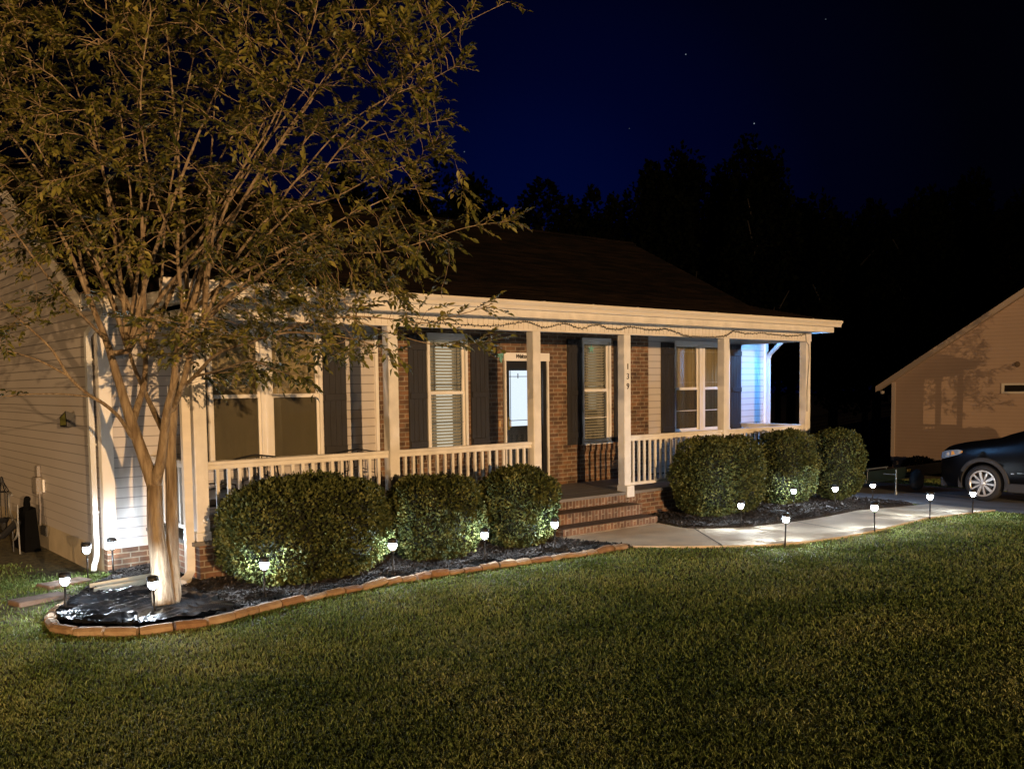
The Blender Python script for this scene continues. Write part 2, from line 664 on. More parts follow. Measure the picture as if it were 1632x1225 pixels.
xs = np.concatenate([np.linspace(-300, -12, 12), np.arange(-11.5, 24, .25), np.linspace(24.5, 300, 24)])
ys = np.concatenate([np.linspace(-200, -12, 10), np.arange(-11.5, 6, .25), np.linspace(6.5, 300, 24)])
sheet('lawn', xs, ys, M_lawn, -.004)

WALK_N = [(5.02, -1.78), (5.55, -2.30), (6.34, -2.86), (7.2, -3.13), (8.19, -3.20), (9.4, -3.12), (10.63, -3.02), (11.6, -2.95), (12.9, -2.87)]
WALK_F = [(4.62, -.64), (6.72, -.64), (6.62, -1.25), (7.0, -1.62), (7.5, -1.84), (8.6, -1.98), (10.0, -1.95), (11.3, -1.84), (12.9, -1.70)]
WALK = WALK_F[:1] + [(4.62, -.9)] + WALK_N + WALK_F[::-1][:-1]


def dense(poly, step=.25, closed=True):
    out = []
    n = len(poly)
    for i in range(n if closed else n - 1):
        a, b = np.array(poly[i]), np.array(poly[(i + 1) % n])
        k = max(1, int(np.linalg.norm(b - a) / step))
        for j in range(k):
            out.append(tuple(a + (b - a) * j / k))
    if not closed:
        out.append(tuple(poly[-1]))
    return out


def smooth_line(pts, k=6):
    """Catmull-Rom through points"""
    P = [np.array(p, float) for p in pts]
    P = [2 * P[0] - P[1]] + P + [2 * P[-1] - P[-2]]
    out = []
    for i in range(1, len(P) - 2):
        for j in range(k):
            t = j / k
            a, b, c, d = P[i - 1], P[i], P[i + 1], P[i + 2]
            out.append(.5 * ((2 * b) + (c - a) * t + (2 * a - 5 * b + 4 * c - d) * t * t + (-a + 3 * b - 3 * c + d) * t ** 3))
    out.append(P[-2])
    return [tuple(p) for p in out]


def inside(poly, x, y):
    x = np.asarray(x)
    y = np.asarray(y)
    r = np.zeros(x.shape, bool)
    n = len(poly)
    for i in range(n):
        x0, y0 = poly[i]
        x1, y1 = poly[(i + 1) % n]
        if y0 == y1:
            continue
        c = ((y0 > y) != (y1 > y)) & (x < (x1 - x0) * (y - y0) / (y1 - y0) + x0)
        r ^= c
    return r


def poly_sheet(name, poly, m, dz, thick, res=.12, rough=0.0, kind='structure', skirt=True):
    """polygon filled by a triangulated outline plus a side skirt; height follows the ground"""
    from mathutils.geometry import delaunay_2d_cdt
    P = [Vector(p) for p in dense(poly, res)]
    n = len(P)
    xs_, ys_ = [p.x for p in P], [p.y for p in P]
    pts = list(P)
    gx = np.arange(min(xs_) + res / 2, max(xs_), res)
    gy = np.arange(min(ys_) + res / 2, max(ys_), res)
    GX, GY = np.meshgrid(gx, gy)
    GX = GX + RNG.uniform(-.2, .2, GX.shape) * res
    GY = GY + RNG.uniform(-.2, .2, GY.shape) * res
    ins = inside([(p.x, p.y) for p in P], GX, GY)
    pts += [Vector((a, b)) for a, b in zip(GX[ins], GY[ins])]
    r = delaunay_2d_cdt(pts, [(i, (i + 1) % n) for i in range(n)], [], 1, 1e-5)
    vs, fs = r[0], r[2]
    V = np.array([(v.x, v.y) for v in vs])
    Z = gz(V[:, 0], V[:, 1]) + dz
    if rough:
        Z = Z + np.abs(RNG.normal(0, rough, len(Z)))
    mb = MB()
    mb.add([(v[0], v[1], z) for v, z in zip(V, Z)], [tuple(f) for f in fs])
    if skirt:
        for i in range(n):
            a, b = P[i], P[(i + 1) % n]
            za, zb = float(gz(a.x, a.y)) + dz, float(gz(b.x, b.y)) + dz
            mb.add([(a.x, a.y, za - thick), (b.x, b.y, zb - thick), (b.x, b.y, zb), (a.x, a.y, za)], [(0, 1, 2, 3)])
    return tag(mb.build(name, m), kind=kind)


walk_poly = WALK_F[:1] + smooth_line(WALK_N, 5) + smooth_line(WALK_F[1:][::-1], 5)
# walkway in slabs with tooled joints: cut lines across
poly_sheet('walkway', walk_poly, M_conc, .028, .08, .2)
JT = mat('walk_joint', (.05, .045, .04), .95)
jm = MB()
for (ax, ay), (bx, by) in (((6.66, -1.36), (5.82, -2.50)), ((8.25, -1.97), (7.95, -3.19)), ((9.9, -1.97), (9.8, -3.10)), ((11.4, -1.84), (11.45, -2.96))):
    a, b = Vector((ax, ay)), Vector((bx, by))
    p = (b - a).normalized().orthogonal() * .009
    q = [a + p, b + p, b - p, a - p]
    jm.add([(v.x, v.y, float(gz(v.x, v.y)) + .0325) for v in q], [(0, 1, 2, 3)])
tag(jm.build('walkway_joint', JT), kind='structure')

DRX0, DRX1 = 12.75, 19.5
sheet('driveway', np.linspace(DRX0, DRX1, 12), np.linspace(-30, 7, 60), M_concd, .012)

EDGE = smooth_line([(-1.30, -.15), (-1.56, -.50), (-1.69, -.88), (-1.68, -1.28), (-1.38, -1.66), (-1.03, -1.82), (-.58, -1.85), (-.15, -1.73),
                    (.45, -1.60), (1.32, -1.50), (2.0, -1.50), (2.6, -1.56), (3.2, -1.62), (3.84, -1.68), (4.45, -1.72), (5.0, -1.72)], 6)
BED_L = [(p[0], p[1]) for p in EDGE] + [(5.0, -1.6), (4.72, -.66), (4.72, -.02), (0.0, .0), (0.05, 1.53), (-.50, 1.53), (-.52, 1.1), (-1.0, .55)]
poly_sheet('mulch_bed', BED_L, M_mulch, .022, .05, .07, rough=.010)
BED_R = [(6.78, -.60), (6.66, -1.25), (7.04, -1.60), (7.54, -1.81), (8.6, -1.95), (10.0, -1.92), (11.3, -1.81), (12.3, -1.70), (12.72, -1.3),
         (12.72, -.2), (12.5, 1.5), (11.75, 1.5), (11.72, -.02), (6.78, -.02)]
poly_sheet('mulch_bed', BED_R, M_mulch, .040, .06, .07, rough=.010)


# ------------------------------------------------------------------ grass
def grass_field(n):
    out = []
    f2 = Vector((RW[0][2], RW[1][2])).normalized()
    base = math.atan2(f2.y, f2.x)
    a = base + RNG.uniform(-R(37), R(37), n)
    r = 2.6 * (34 / 2.6) ** (RNG.uniform(0, 1, n) ** .92)
    x = CAM[0] + np.cos(a) * r
    y = CAM[1] + np.sin(a) * r
    bad = inside(walk_poly, x, y) | inside(BED_L, x, y) | inside(BED_R, x, y)
    bad |= (x > -.5) & (x < 12.7) & (y > -.05)
    bad |= (x > DRX0) & (x < DRX1)
    bad |= (y > 3.5)
    # thin worn patch near the left end of the edging
    worn = np.exp(-(((x + 1.6) / .9) ** 2 + ((y - .1) / .55) ** 2)) + np.clip((x + 1.5) / .5, 0, 1.2) * (x < -.4) * np.clip((y - 1.2) / 1.0, 0, 1)
    bad |= RNG.uniform(0, 1, n) < worn * .85
    x, y, r = x[~bad], y[~bad], r[~bad]
    return x, y, r


def blades(name, x, y, r, m):
    n = len(x)
    z = gz(x, y)
    nz = np.array([noise.noise(Vector((float(a) * .8, float(b) * .8, 0))) for a, b in zip(x[::50], y[::50])])
    nz = np.repeat(nz, 50)[:n]
    cl_ = RNG.uniform(-1, 1, n)
    h = RNG.uniform(.014, .036, n) * (1 + .3 * cl_)
    w = np.clip(r * .00046, .0017, .02) * RNG.uniform(.7, 1.3, n)
    ang = RNG.uniform(0, 2 * np.pi, n)
    lean = RNG.uniform(.3, 1.7, n)
    la = RNG.uniform(0, 2 * np.pi, n)
    dx, dy = np.cos(ang) * w, np.sin(ang) * w
    mx, my = np.cos(la) * h * lean * .35, np.sin(la) * h * lean * .35
    tx, ty = np.cos(la) * h * lean, np.sin(la) * h * lean
    b0 = np.stack([x - dx, y - dy, z - .005], 1)
    b1 = np.stack([x + dx, y + dy, z - .005], 1)
    m1 = np.stack([x + mx + dx * .8, y + my + dy * .8, z + h * .6], 1)
    m0 = np.stack([x + mx - dx * .8, y + my - dy * .8, z + h * .6], 1)
    t = np.stack([x + tx, y + ty, z + h * (1 - .22 * lean)], 1)
    V = np.stack([b0, b1, m1, m0, t], 1).reshape(-1, 3)
    i = np.arange(n) * 5
    F = np.concatenate([np.stack([i, i + 1, i + 2], 1), np.stack([i, i + 2, i + 3], 1), np.stack([i + 3, i + 2, i + 4], 1)])
    return tag(npmesh(name, V, F, m), 'short patchy lawn grass lit warm by the street light', 'grass', kind='stuff')


gx_, gy_, gr_ = grass_field(760000)
blades('grass', gx_, gy_, gr_, M_grassb)


# mulch chips
def chips(poly, n, dz):
    xs_ = [p[0] for p in poly]
    ys_ = [p[1] for p in poly]
    x = RNG.uniform(min(xs_), max(xs_), n * 2)
    y = RNG.uniform(min(ys_), max(ys_), n * 2)
    k = inside(poly, x, y) & ~((x > -1.75) & (x < -.35) & (y > -1.75) & (y < -.25))
    x, y = x[k][:n], y[k][:n]
    n = len(x)
    z = gz(x, y) + dz + RNG.uniform(.0, .022, n)
    a = RNG.uniform(0, np.pi, n)
    L = RNG.uniform(.008, .026, n)
    W = L * RNG.uniform(.12, .35, n)
    ti = RNG.normal(0, .35, n)
    c, s = np.cos(a), np.sin(a)
    P = []
    for u, v in ((-1, -1), (1, -1), (1, 1), (-1, 1)):
        P.append(np.stack([x + c * L * u - s * W * v, y + s * L * u + c * W * v, z + L * u * np.sin(ti) + W * v * .5], 1))
    return np.stack(P, 1).reshape(-1, 3), np.arange(n * 4).reshape(-1, 4)


V1, F1 = chips(BED_L, 36000, .022)
V2, F2 = chips(BED_R, 26000, .040)
tag(npmesh('mulch_chips', np.concatenate([V1, V2]), np.concatenate([F1, F2 + len(V1)]), M_chip), 'dark shredded bark mulch scattered over both beds', 'mulch', kind='stuff')

# ================================================================== HOUSE
YW = 1.55            # front wall plane
HX0, HX1 = -.50, 12.53
house = thing('ranch_house', 'single storey ranch house with a railed front porch, brick and pale siding, number 139', 'house', (0, YW, 0))


def siding_x(mb, x0, x1, z0, z1, y, e=.12):
    """lap boards on a wall facing -Y"""
    z = z0
    while z < z1 - 1e-4:
        zt = min(z + e, z1)
        mb.add([(x0, y - .014, z), (x1, y - .014, z), (x1, y - .003, zt), (x0, y - .003, zt), (x0, y, z), (x1, y, z)],
               [(0, 1, 2, 3), (4, 5, 1, 0)])
        z = zt
    return mb


def siding_y(mb, y0f, y1f, z0, z1, x, e=.12, sgn=-1):
    z = z0
    while z < z1 - 1e-4:
        zt = min(z + e, z1)
        a0, b0, a1, b1 = y0f(z), y1f(z), y0f(zt), y1f(zt)
        if b0 - a0 > .01:
            if b1 < a1:
                a1 = b1 = (a1 + b1) / 2
            mb.add([(x + sgn * .014, b0, z), (x + sgn * .014, a0, z), (x + sgn * .003, a1, zt), (x + sgn * .003, b1, zt), (x, b0, z), (x, a0, z)],
                   [(0, 1, 2, 3), (4, 5, 1, 0)])
        z = zt
    return mb


ZE, SL = 2.70, .51          # eave height of the main roof at Y=1.1 and its slope
YE, YR, YB = 1.10, 5.55, 10.0
ZR = ZE + SL * (YR - YE)


def zroof(y):
    return ZE + SL * (min(y, 2 * YR - y) - YE)


# walls: solid core + cladding
mb = MB()
mb.box(HX0 + .02, HX1 - .02, YW + .16, 9.5, -.5, 2.6)
mb.build('wall_core', M_room, house)
wl_ = MB()
siding_x(wl_, HX0, .79, -.22, 2.60, YW)
wl_.build('wall_siding', M_siding, house)
wl_ = MB()
siding_x(wl_, 2.36, 3.19, .02, 2.60, YW)
siding_x(wl_, .79, 2.36, .02, .66, YW)
siding_x(wl_, .79, 2.36, 2.44, 2.60, YW)
wl_.build('wall_siding', M_siding, house)
wl_ = MB()
siding_x(wl_, 8.90, 9.62, .02, 2.60, YW)
siding_x(wl_, 9.62, 11.28, .02, .72, YW)
siding_x(wl_, 9.62, 11.28, 2.44, 2.60, YW)
siding_x(wl_, 11.28, HX1, -.22, 2.60, YW)
wl_.build('wall_siding', M_siding, house)
# gable end wall facing left
gw = MB()
rf0 = lambda z: max(YW, YE + (z - ZE - .05) / SL + .15) if z > 2.6 else YW
rf1 = lambda z: 2 * YR - rf0(z) if z > 2.6 else 9.5
siding_y(gw, rf0, rf1, -.22, ZR - .05, HX0)
gw.build('gable_wall', M_siding, house)
gw = MB()
gw.box(HX0 + .001, HX0 + .05, YW, 9.5, 2.58, 2.7)
gw.add([(HX0 + .01, YW, 2.6), (HX0 + .01, 9.55, 2.6), (HX0 + .01, YR, ZR - .02)], [(0, 2, 1)])
gw.build('gable_sheathing', M_siding, house)
gw = MB()
gw.add([(HX1 - .01, YW, 2.6), (HX1 - .01, 9.55, 2.6), (HX1 - .01, YR, ZR - .02)], [(0, 1, 2)])
gw.box(HX1 - .03, HX1 - .012, YW + .02, 9.5, -.3, 2.6)
gw.build('gable_wall', M_siding, house)
# brick veneer panel, 9 cm proud of the siding, with window and door openings
BY = YW - .05
bx0, bx1 = 3.24, 8.88
ops = [(4.05, 4.80, .66, 2.44), (5.50, 6.47, .0, 2.17), (7.20, 7.90, .62, 2.44)]
bw = MB()
xsb = [bx0] + [v for o_ in ops for v in o_[:2]] + [bx1]
for i in range(0, len(xsb), 2):
    bw.box(xsb[i], xsb[i + 1], BY, YW + .02, 0, 2.5)
for x0, x1, z0, z1 in ops:
    if z0 > 0:
        bw.box(x0, x1, BY + .0005, YW + .02, 0, z0)
    bw.box(x0, x1, BY + .0005, YW + .02, z1, 2.5)
bw.build('brick_wall', M_brick, house)
for x0, x1, z0, z1 in (ops[0], ops[2]):
    sl = MB()
    sl.box(x0 - .06, x1 + .06, BY - .035, BY + .03, z0 - .10, z0 - .003)
    sl.build('brick_sill', M_brickv, house)
# foundations
fd = MB()
fd.box(HX0 + .005, .0, YW - .002, YW + .14, -.60, -.222)
fd.build('brick_foundation', M_bricku, house)
fd = MB()
fd.box(.0 + .02, 11.70, .012, .13, -.60, -.045)
fd.build('brick_foundation', M_bricku, house)
fd = MB()
fd.box(11.64, 11.70, .14, YW, -.60, -.045)
fd.build('brick_foundation', M_bricks, house)
fd = MB()
fd.box(.005, .10, .135, YW, -.60, -.045)
fd.build('brick_foundation', M_bricks, house)
fd = MB()
fd.box(HX0 + .012, HX0 + .16, YW + .15, 9.5, -.75, -.222)
fd.build('parged_foundation', M_parge, house)
fd = MB()
fd.box(11.70, HX1 - .005, YW + .002, YW + .14, -.75, -.302)
fd.build('brick_foundation', M_bricku, house)
for (ya, yb) in ((2.35, 2.62), (4.36, 4.68)):
    v = MB()
    v.box(HX0 - .002, HX0 + .02, ya, yb, -.40, -.26)
    for k in range(5):
        v.box(HX0 - .012, HX0 - .003, ya + .01, yb - .01, -.395 + k * .026, -.385 + k * .026)
    v.build('foundation_vent', mat('grey_vent', (.10, .095, .085), .7), house)
# corner boards
for (x0, x1, y0, y1, z0) in ((HX0 - .022, HX0 + .115, YW - .024, YW, -.22), (HX1 - .12, HX1 + .02, YW - .024, YW, -.30), (3.19, 3.238, YW - .05, YW, 0.0)):
    c_ = MB()
    c_.bbox(x0, x1, y0, y1, z0, 2.60, .004)
    if x0 < 0:
        c_.bbox(HX0 - .022, HX0 - .0005, YW + .001, YW + .10, z0, 2.60, .004)
    c_.build('corner_board', M_trim, house)

# main roof
rf = MB()
RX0, RX1 = -.80, 12.82
th = .09


def slab(mb, pts, t):
    """quad slab of thickness t (down)"""
    a = [Vector(p) for p in pts]
    n = (a[1] - a[0]).cross(a[2] - a[0]).normalized()
    if n.z < 0:
        n = -n
    b = [p - n * t for p in a]
    k = len(a)
    mb.add(a + b, [tuple(range(k)), tuple(range(k, 2 * k))[::-1]] + [(i, k + i, k + (i + 1) % k, (i + 1) % k) for i in range(k)])


YK, PGZ = 2.29, 2.775     # where the porch roof meets the main roof; porch gutter top
PX0, PX1 = -.42, 12.10
slab(rf, [(RX0, YE - .03, ZE + .0), (RX1, YE - .03, ZE + .0), (RX1, YR, ZR + .02), (RX0, YR, ZR + .02)], th)
slab(rf, [(RX0, YB + .03, ZE), (RX1, YB + .03, ZE), (RX1, YR, ZR + .018), (RX0, YR, ZR + .018)], th)
# ridge cap and shingle courses
rf.ext([(YR - .14, ZR - .03), (YR - .1, ZR + .0), (YR, ZR + .05), (YR + .1, ZR + .0), (YR + .14, ZR - .03)], 'x', RX0 - .005, RX1 + .005)
for k in range(1, 33):
    y = YE + k * .135
    z = ZE + SL * (y - YE) + .010
    rf.add([(RX0, y, z + .001), (RX1, y, z + .001), (RX1, y + .13, z + SL * .13 - .009), (RX0, y + .13, z + SL * .13 - .009), (RX0, y, z - .012), (RX1, y, z - .012)],
           [(0, 1, 2, 3), (4, 5, 1, 0)])
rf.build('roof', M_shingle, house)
pr = MB()
zk = ZE + SL * (YK - YE) + .03
slab(pr, [(PX0 + .05, -.34, PGZ - .02), (PX1 - .05, -.34, PGZ - .02), (PX1 - .05, YK, zk), (PX0 + .05, YK, zk)], .05)
for k in range(0, 19):
    y = -.33 + k * .135
    s_ = (zk - PGZ + .02) / (YK + .34)
    z = PGZ - .02 + s_ * (y + .34) + .010
    pr.add([(PX0 + .05, y, z), (PX1 - .05, y, z), (PX1 - .05, y + .13, z + s_ * .13 - .009), (PX0 + .05, y + .13, z + s_ * .13 - .009), (PX0 + .05, y, z - .012), (PX1 - .05, y, z - .012)],
           [(0, 1, 2, 3), (4, 5, 1, 0)])
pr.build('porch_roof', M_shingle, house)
# porch roof gable infills
for x in (PX0 + .10, PX1 - .14):
    ig = MB()
    ig.add([(x, -.30, PGZ - .10), (x, YE, ZE - .02), (x, YK, zk - .06), (x, -.30, PGZ - .06)], [(0, 1, 2, 3)])
    ig.add([(x + .02, -.30, PGZ - .10), (x + .02, YE, ZE - .02), (x + .02, YK, zk - .06), (x + .02, -.30, PGZ - .06)], [(3, 2, 1, 0)])
    ig.build('porch_gable_infill', M_shingle, house)

# rake boards (left and right gable)
for x0, x1 in ((RX0 - .025, RX0 - .002), (RX1 + .002, RX1 + .025)):
    rk = MB()
    for s_ in (1, -1):
        ya, yb = (YE - .05, YR) if s_ == 1 else (YB + .05, YR + .001)
        za, zb = ZE - .02, ZR + .01
        rk.add([(x, y, z) for x in (x0, x1) for y, z in ((ya, za), (yb, zb), (yb, zb - .19), (ya, za - .16))],
               [(0, 1, 2, 3), (7, 6, 5, 4), (0, 4, 5, 1), (1, 5, 6, 2), (2, 6, 7, 3), (3, 7, 4, 0)])
    rk.build('rake_board', M_trim, house)
for x0, x1 in ((RX0, HX0 - .024), (HX1 + .022, RX1)):
    sf = MB()
    for s_ in (1, -1):
        ya, yb = (YE, YR) if s_ == 1 else (YB, YR)
        za, zb = ZE - .13, ZR - .11
        sf.add([(x0, ya, za), (x1, ya, za), (x1, yb, zb), (x0, yb, zb)], [(0, 1, 2, 3)])
    sf.build('rake_soffit', M_soffit, house)
# left stub of the main eave: fascia, gutter, soffit
ev = MB()
ev.box(RX0 - .02, PX0 + .09, YE - .028, YE - .004, 2.56, 2.69)
ev.build('eave_fascia', M_trim, house)
ev = MB()
ev.ext([(YE - .03, 2.585), (YE - .09, 2.585), (YE - .12, 2.63), (YE - .135, 2.69), (YE - .125, 2.70), (YE - .03, 2.66)], 'x', RX0 - .02, PX0 + .085)
ev.build('eave_gutter', M_gutter, house)
ev = MB()
ev.box(RX0, PX0 + .09, YE, YW - .026, 2.555, 2.57)
ev.build('eave_soffit', M_soffit, house)
ev = MB()
ev.box(HX1 - .45, RX1, YE, YW - .026, 2.555, 2.57)
ev.build('eave_soffit', M_soffit, house)

# porch ---------------------------------------------------------------
fl = MB()
y = -.045
k = 0
while y < YW - .06:
    y1 = min(y + .138, YW - .055)
    fl.box(-.06, 11.76, y + .003, y1, -.043 + .0006 * (k % 3), .0015 * (k % 2) - .001)
    y = y1
    k += 1
fl.build('porch_floor', M_floor, house)
ce = MB()
ce.box(-.02, 11.72, .14, YW - .003, 2.50, 2.515)
ce.build('porch_ceiling', M_ceiling, house)
# beam across the posts with beaded panel joints
bm = MB()
bm.box(-.01, 11.71, -.006, .145, 2.40, 2.425)
bm.box(-.01, 11.71, .004, .14, 2.425, 2.565)
k = 0
x = -.01
while x < 11.70:
    x1 = min(x + .088, 11.71)
    bm.box(x + .0032, x1 - .0032, -.0045, .0035, 2.4255, 2.565)
    x = x1
bm.box(11.60, 11.71, .146, YW - .03, 2.40, 2.50)
bm.box(-.01, .10, .146, YW - .03, 2.40, 2.50)
bm.build('porch_beam', M_beam, house)
so = MB()
so.box(PX0 + .12, PX1 - .16, -.285, .12, 2.566, 2.574)
so.box(11.715, PX1 - .16, .121, YW - .026, 2.566, 2.574)
so.box(PX0 + .12, -.012, .121, YE - .03, 2.566, 2.574)
so.build('porch_soffit', M_trim2, house)
fa = MB()
fa.bbox(PX0 + .10, PX1 - .13, -.31, -.287, 2.555, 2.70, .003)
fa.bbox(PX1 - .153, PX1 - .13, -.286, YW - .03, 2.555, 2.70, .003)
fa.bbox(PX0 + .10, PX0 + .123, -.286, YE - .03, 2.555, 2.70, .003)
fa.build('fascia', M_trim2, house)
# K-style gutter
gprof = [(-.312, 2.655), (-.372, 2.655), (-.378, 2.668), (-.385, 2.70), (-.405, 2.725), (-.415, 2.74), (-.415, 2.768), (-.405, 2.772), (-.400, 2.762), (-.40, 2.74), (-.375, 2.70), (-.365, 2.668), (-.32, 2.668), (-.32, 2.74), (-.312, 2.74)]
gm = MB()
gm.ext(gprof, 'x', PX0, PX1)
for xx in (PX0 - .002, PX1):
    gm.add([(xx + d_, y_, z_) for d_ in (0, .003) for y_, z_ in gprof[:8] + [(-.312, 2.765)]],
           [tuple(range(9)), tuple(range(9, 18))[::-1]] + [(i, (i + 1) % 9, 9 + (i + 1) % 9, 9 + i) for i in range(9)])
gut = gm.build('gutter', M_gutter, house)
for x in np.arange(PX0 + .5, PX1, .92):
    cl = MB()
    cl.box(x, x + .02, -.42, -.33, 2.770, 2.776)
    cl.build('gutter_clip', M_trim, gut)

# posts
POSTX = [0.0, 2.46, 4.83, 6.67, 9.11, 11.55]
PW = .142
for i, px in enumerate(POSTX):
    p = MB()
    zb = -.02 if i in (0, 3) else 0.001
    p.bbox(px, px + PW, 0, PW, zb, 2.399, .006)
    # recessed face grooves where boards meet
    p.box(px + .006, px + PW - .006, -.0025, .0005, 0.12, 2.395)
    post = p.build('porch_post', M_trim2, house)
    b = MB()
    if i == 3:
        b.bbox(px - .012, px + PW + .012, -.062, PW + .012, -.085, .09, .006)
    else:
        b.bbox(px - .012, px + PW + .012, -.012, PW + .012, .0005, .10, .006)
    b.build('post_base', M_trim2, post)
    if i == 3:
        # house number, one below the other
        for ch, zz in (('1', 1.875), ('3', 1.725), ('9', 1.575)):
            cu = bpy.data.curves.new('digit', 'FONT')
            cu.body = ch
            cu.size = .125
            cu.extrude = .004
            cu.align_x = 'CENTER'
            to = bpy.data.objects.new('tmp', cu)
            me = bpy.data.meshes.new_from_object(to)
            bpy.data.objects.remove(to)
            me.transform(Matrix.Rotation(R(90), 4, 'X'))
            o = bpy.data.objects.new('house_number_digit', me)
            me.materials.clear()
            me.materials.append(M_black)
            C.objects.link(o)
            o.parent = post
            wlp = world_loc(post)
            o.location = Vector((px + PW / 2, -.0075, zz)) - wlp


def railing(x0, x1, y, n, axis='x', c=None):
    """rail between posts along x at depth y (or along y at x=y)"""
    r = MB()
    T = (lambda a, b, c0, c1, z0, z1: r.bbox(a, b, c0, c1, z0, z1, .006)) if axis == 'x' else (lambda a, b, c0, c1, z0, z1: r.bbox(c0, c1, a, b, z0, z1, .006))
    T(x0, x1, y - .045, y + .045, .815, .855)
    T(x0, x1, y - .020, y + .020, .765, .8145)
    T(x0, x1, y - .022, y + .022, .075, .125)
    ro = r.build('railing', M_trim2, house)
    st = (x1 - x0) / (n + 1)
    me = None
    for i in range(n):
        a = x0 + st * (i + 1)
        if me is None:
            b = MB()
            if axis == 'x':
                b.bbox(-.018, .018, -.018, .018, .1255, .7645, .003)
            else:
                b.bbox(-.018, .018, -.018, .018, .1255, .7645, .003)
            me = bpy.data.meshes.new('baluster')
            me.from_pydata(b.v, [], b.f)
            me.materials.append(M_trim2)
        o = bpy.data.objects.new('baluster', me)
        C.objects.link(o)
        o.parent = ro
        off = world_loc(ro)
        o.location = Vector((a, y, 0) if axis == 'x' else (y, a, 0)) - off
    return ro


RY = .075
railing(POSTX[0] + PW, POSTX[1], RY, 17)
railing(POSTX[1] + PW, POSTX[2], RY, 17)
railing(POSTX[3] + PW, POSTX[4], RY, 17)
railing(POSTX[4] + PW, POSTX[5], RY, 17)
railing(PW, YW, .07, 10, 'y')
railing(PW, YW, 11.62, 10, 'y')

# brick steps
stp = MB()
SX0, SX1 = 4.78, 6.66
stp.box(SX0, SX1, -.33, .011, -.60, -.168)
stp.box(SX0, SX1 + .002, -.64, -.331, -.60, -.318)
stp.build('brick_steps', M_bricku, house)
stn = MB()
stn.box(4.85, 7.04, -.014, .011, -.165, -.046)
stn.box(SX0 - .01, SX1 + .01, -.345, -.3305, -.315, -.166)
stn.box(SX0 - .01, SX1 + .012, -.655, -.6405, -.40, -.316)
stn.build('step_edge_brick', M_brickv, house)
stt = MB()
stt.box(SX0 - .005, SX1 + .005, -.345, -.016, -.167, -.160)
stt.box(SX0 - .005, SX1 + .005, -.655, -.347, -.317, -.310)
stt.build('step_tread', mat('dark_brick_tread', (.12, .075, .05), .9, var=.25, scale=10), house)

# ------------------------------------------------------------------ windows
M_screen = glass_mat('insect_screen', (.72, .72, .68), .03, .5)


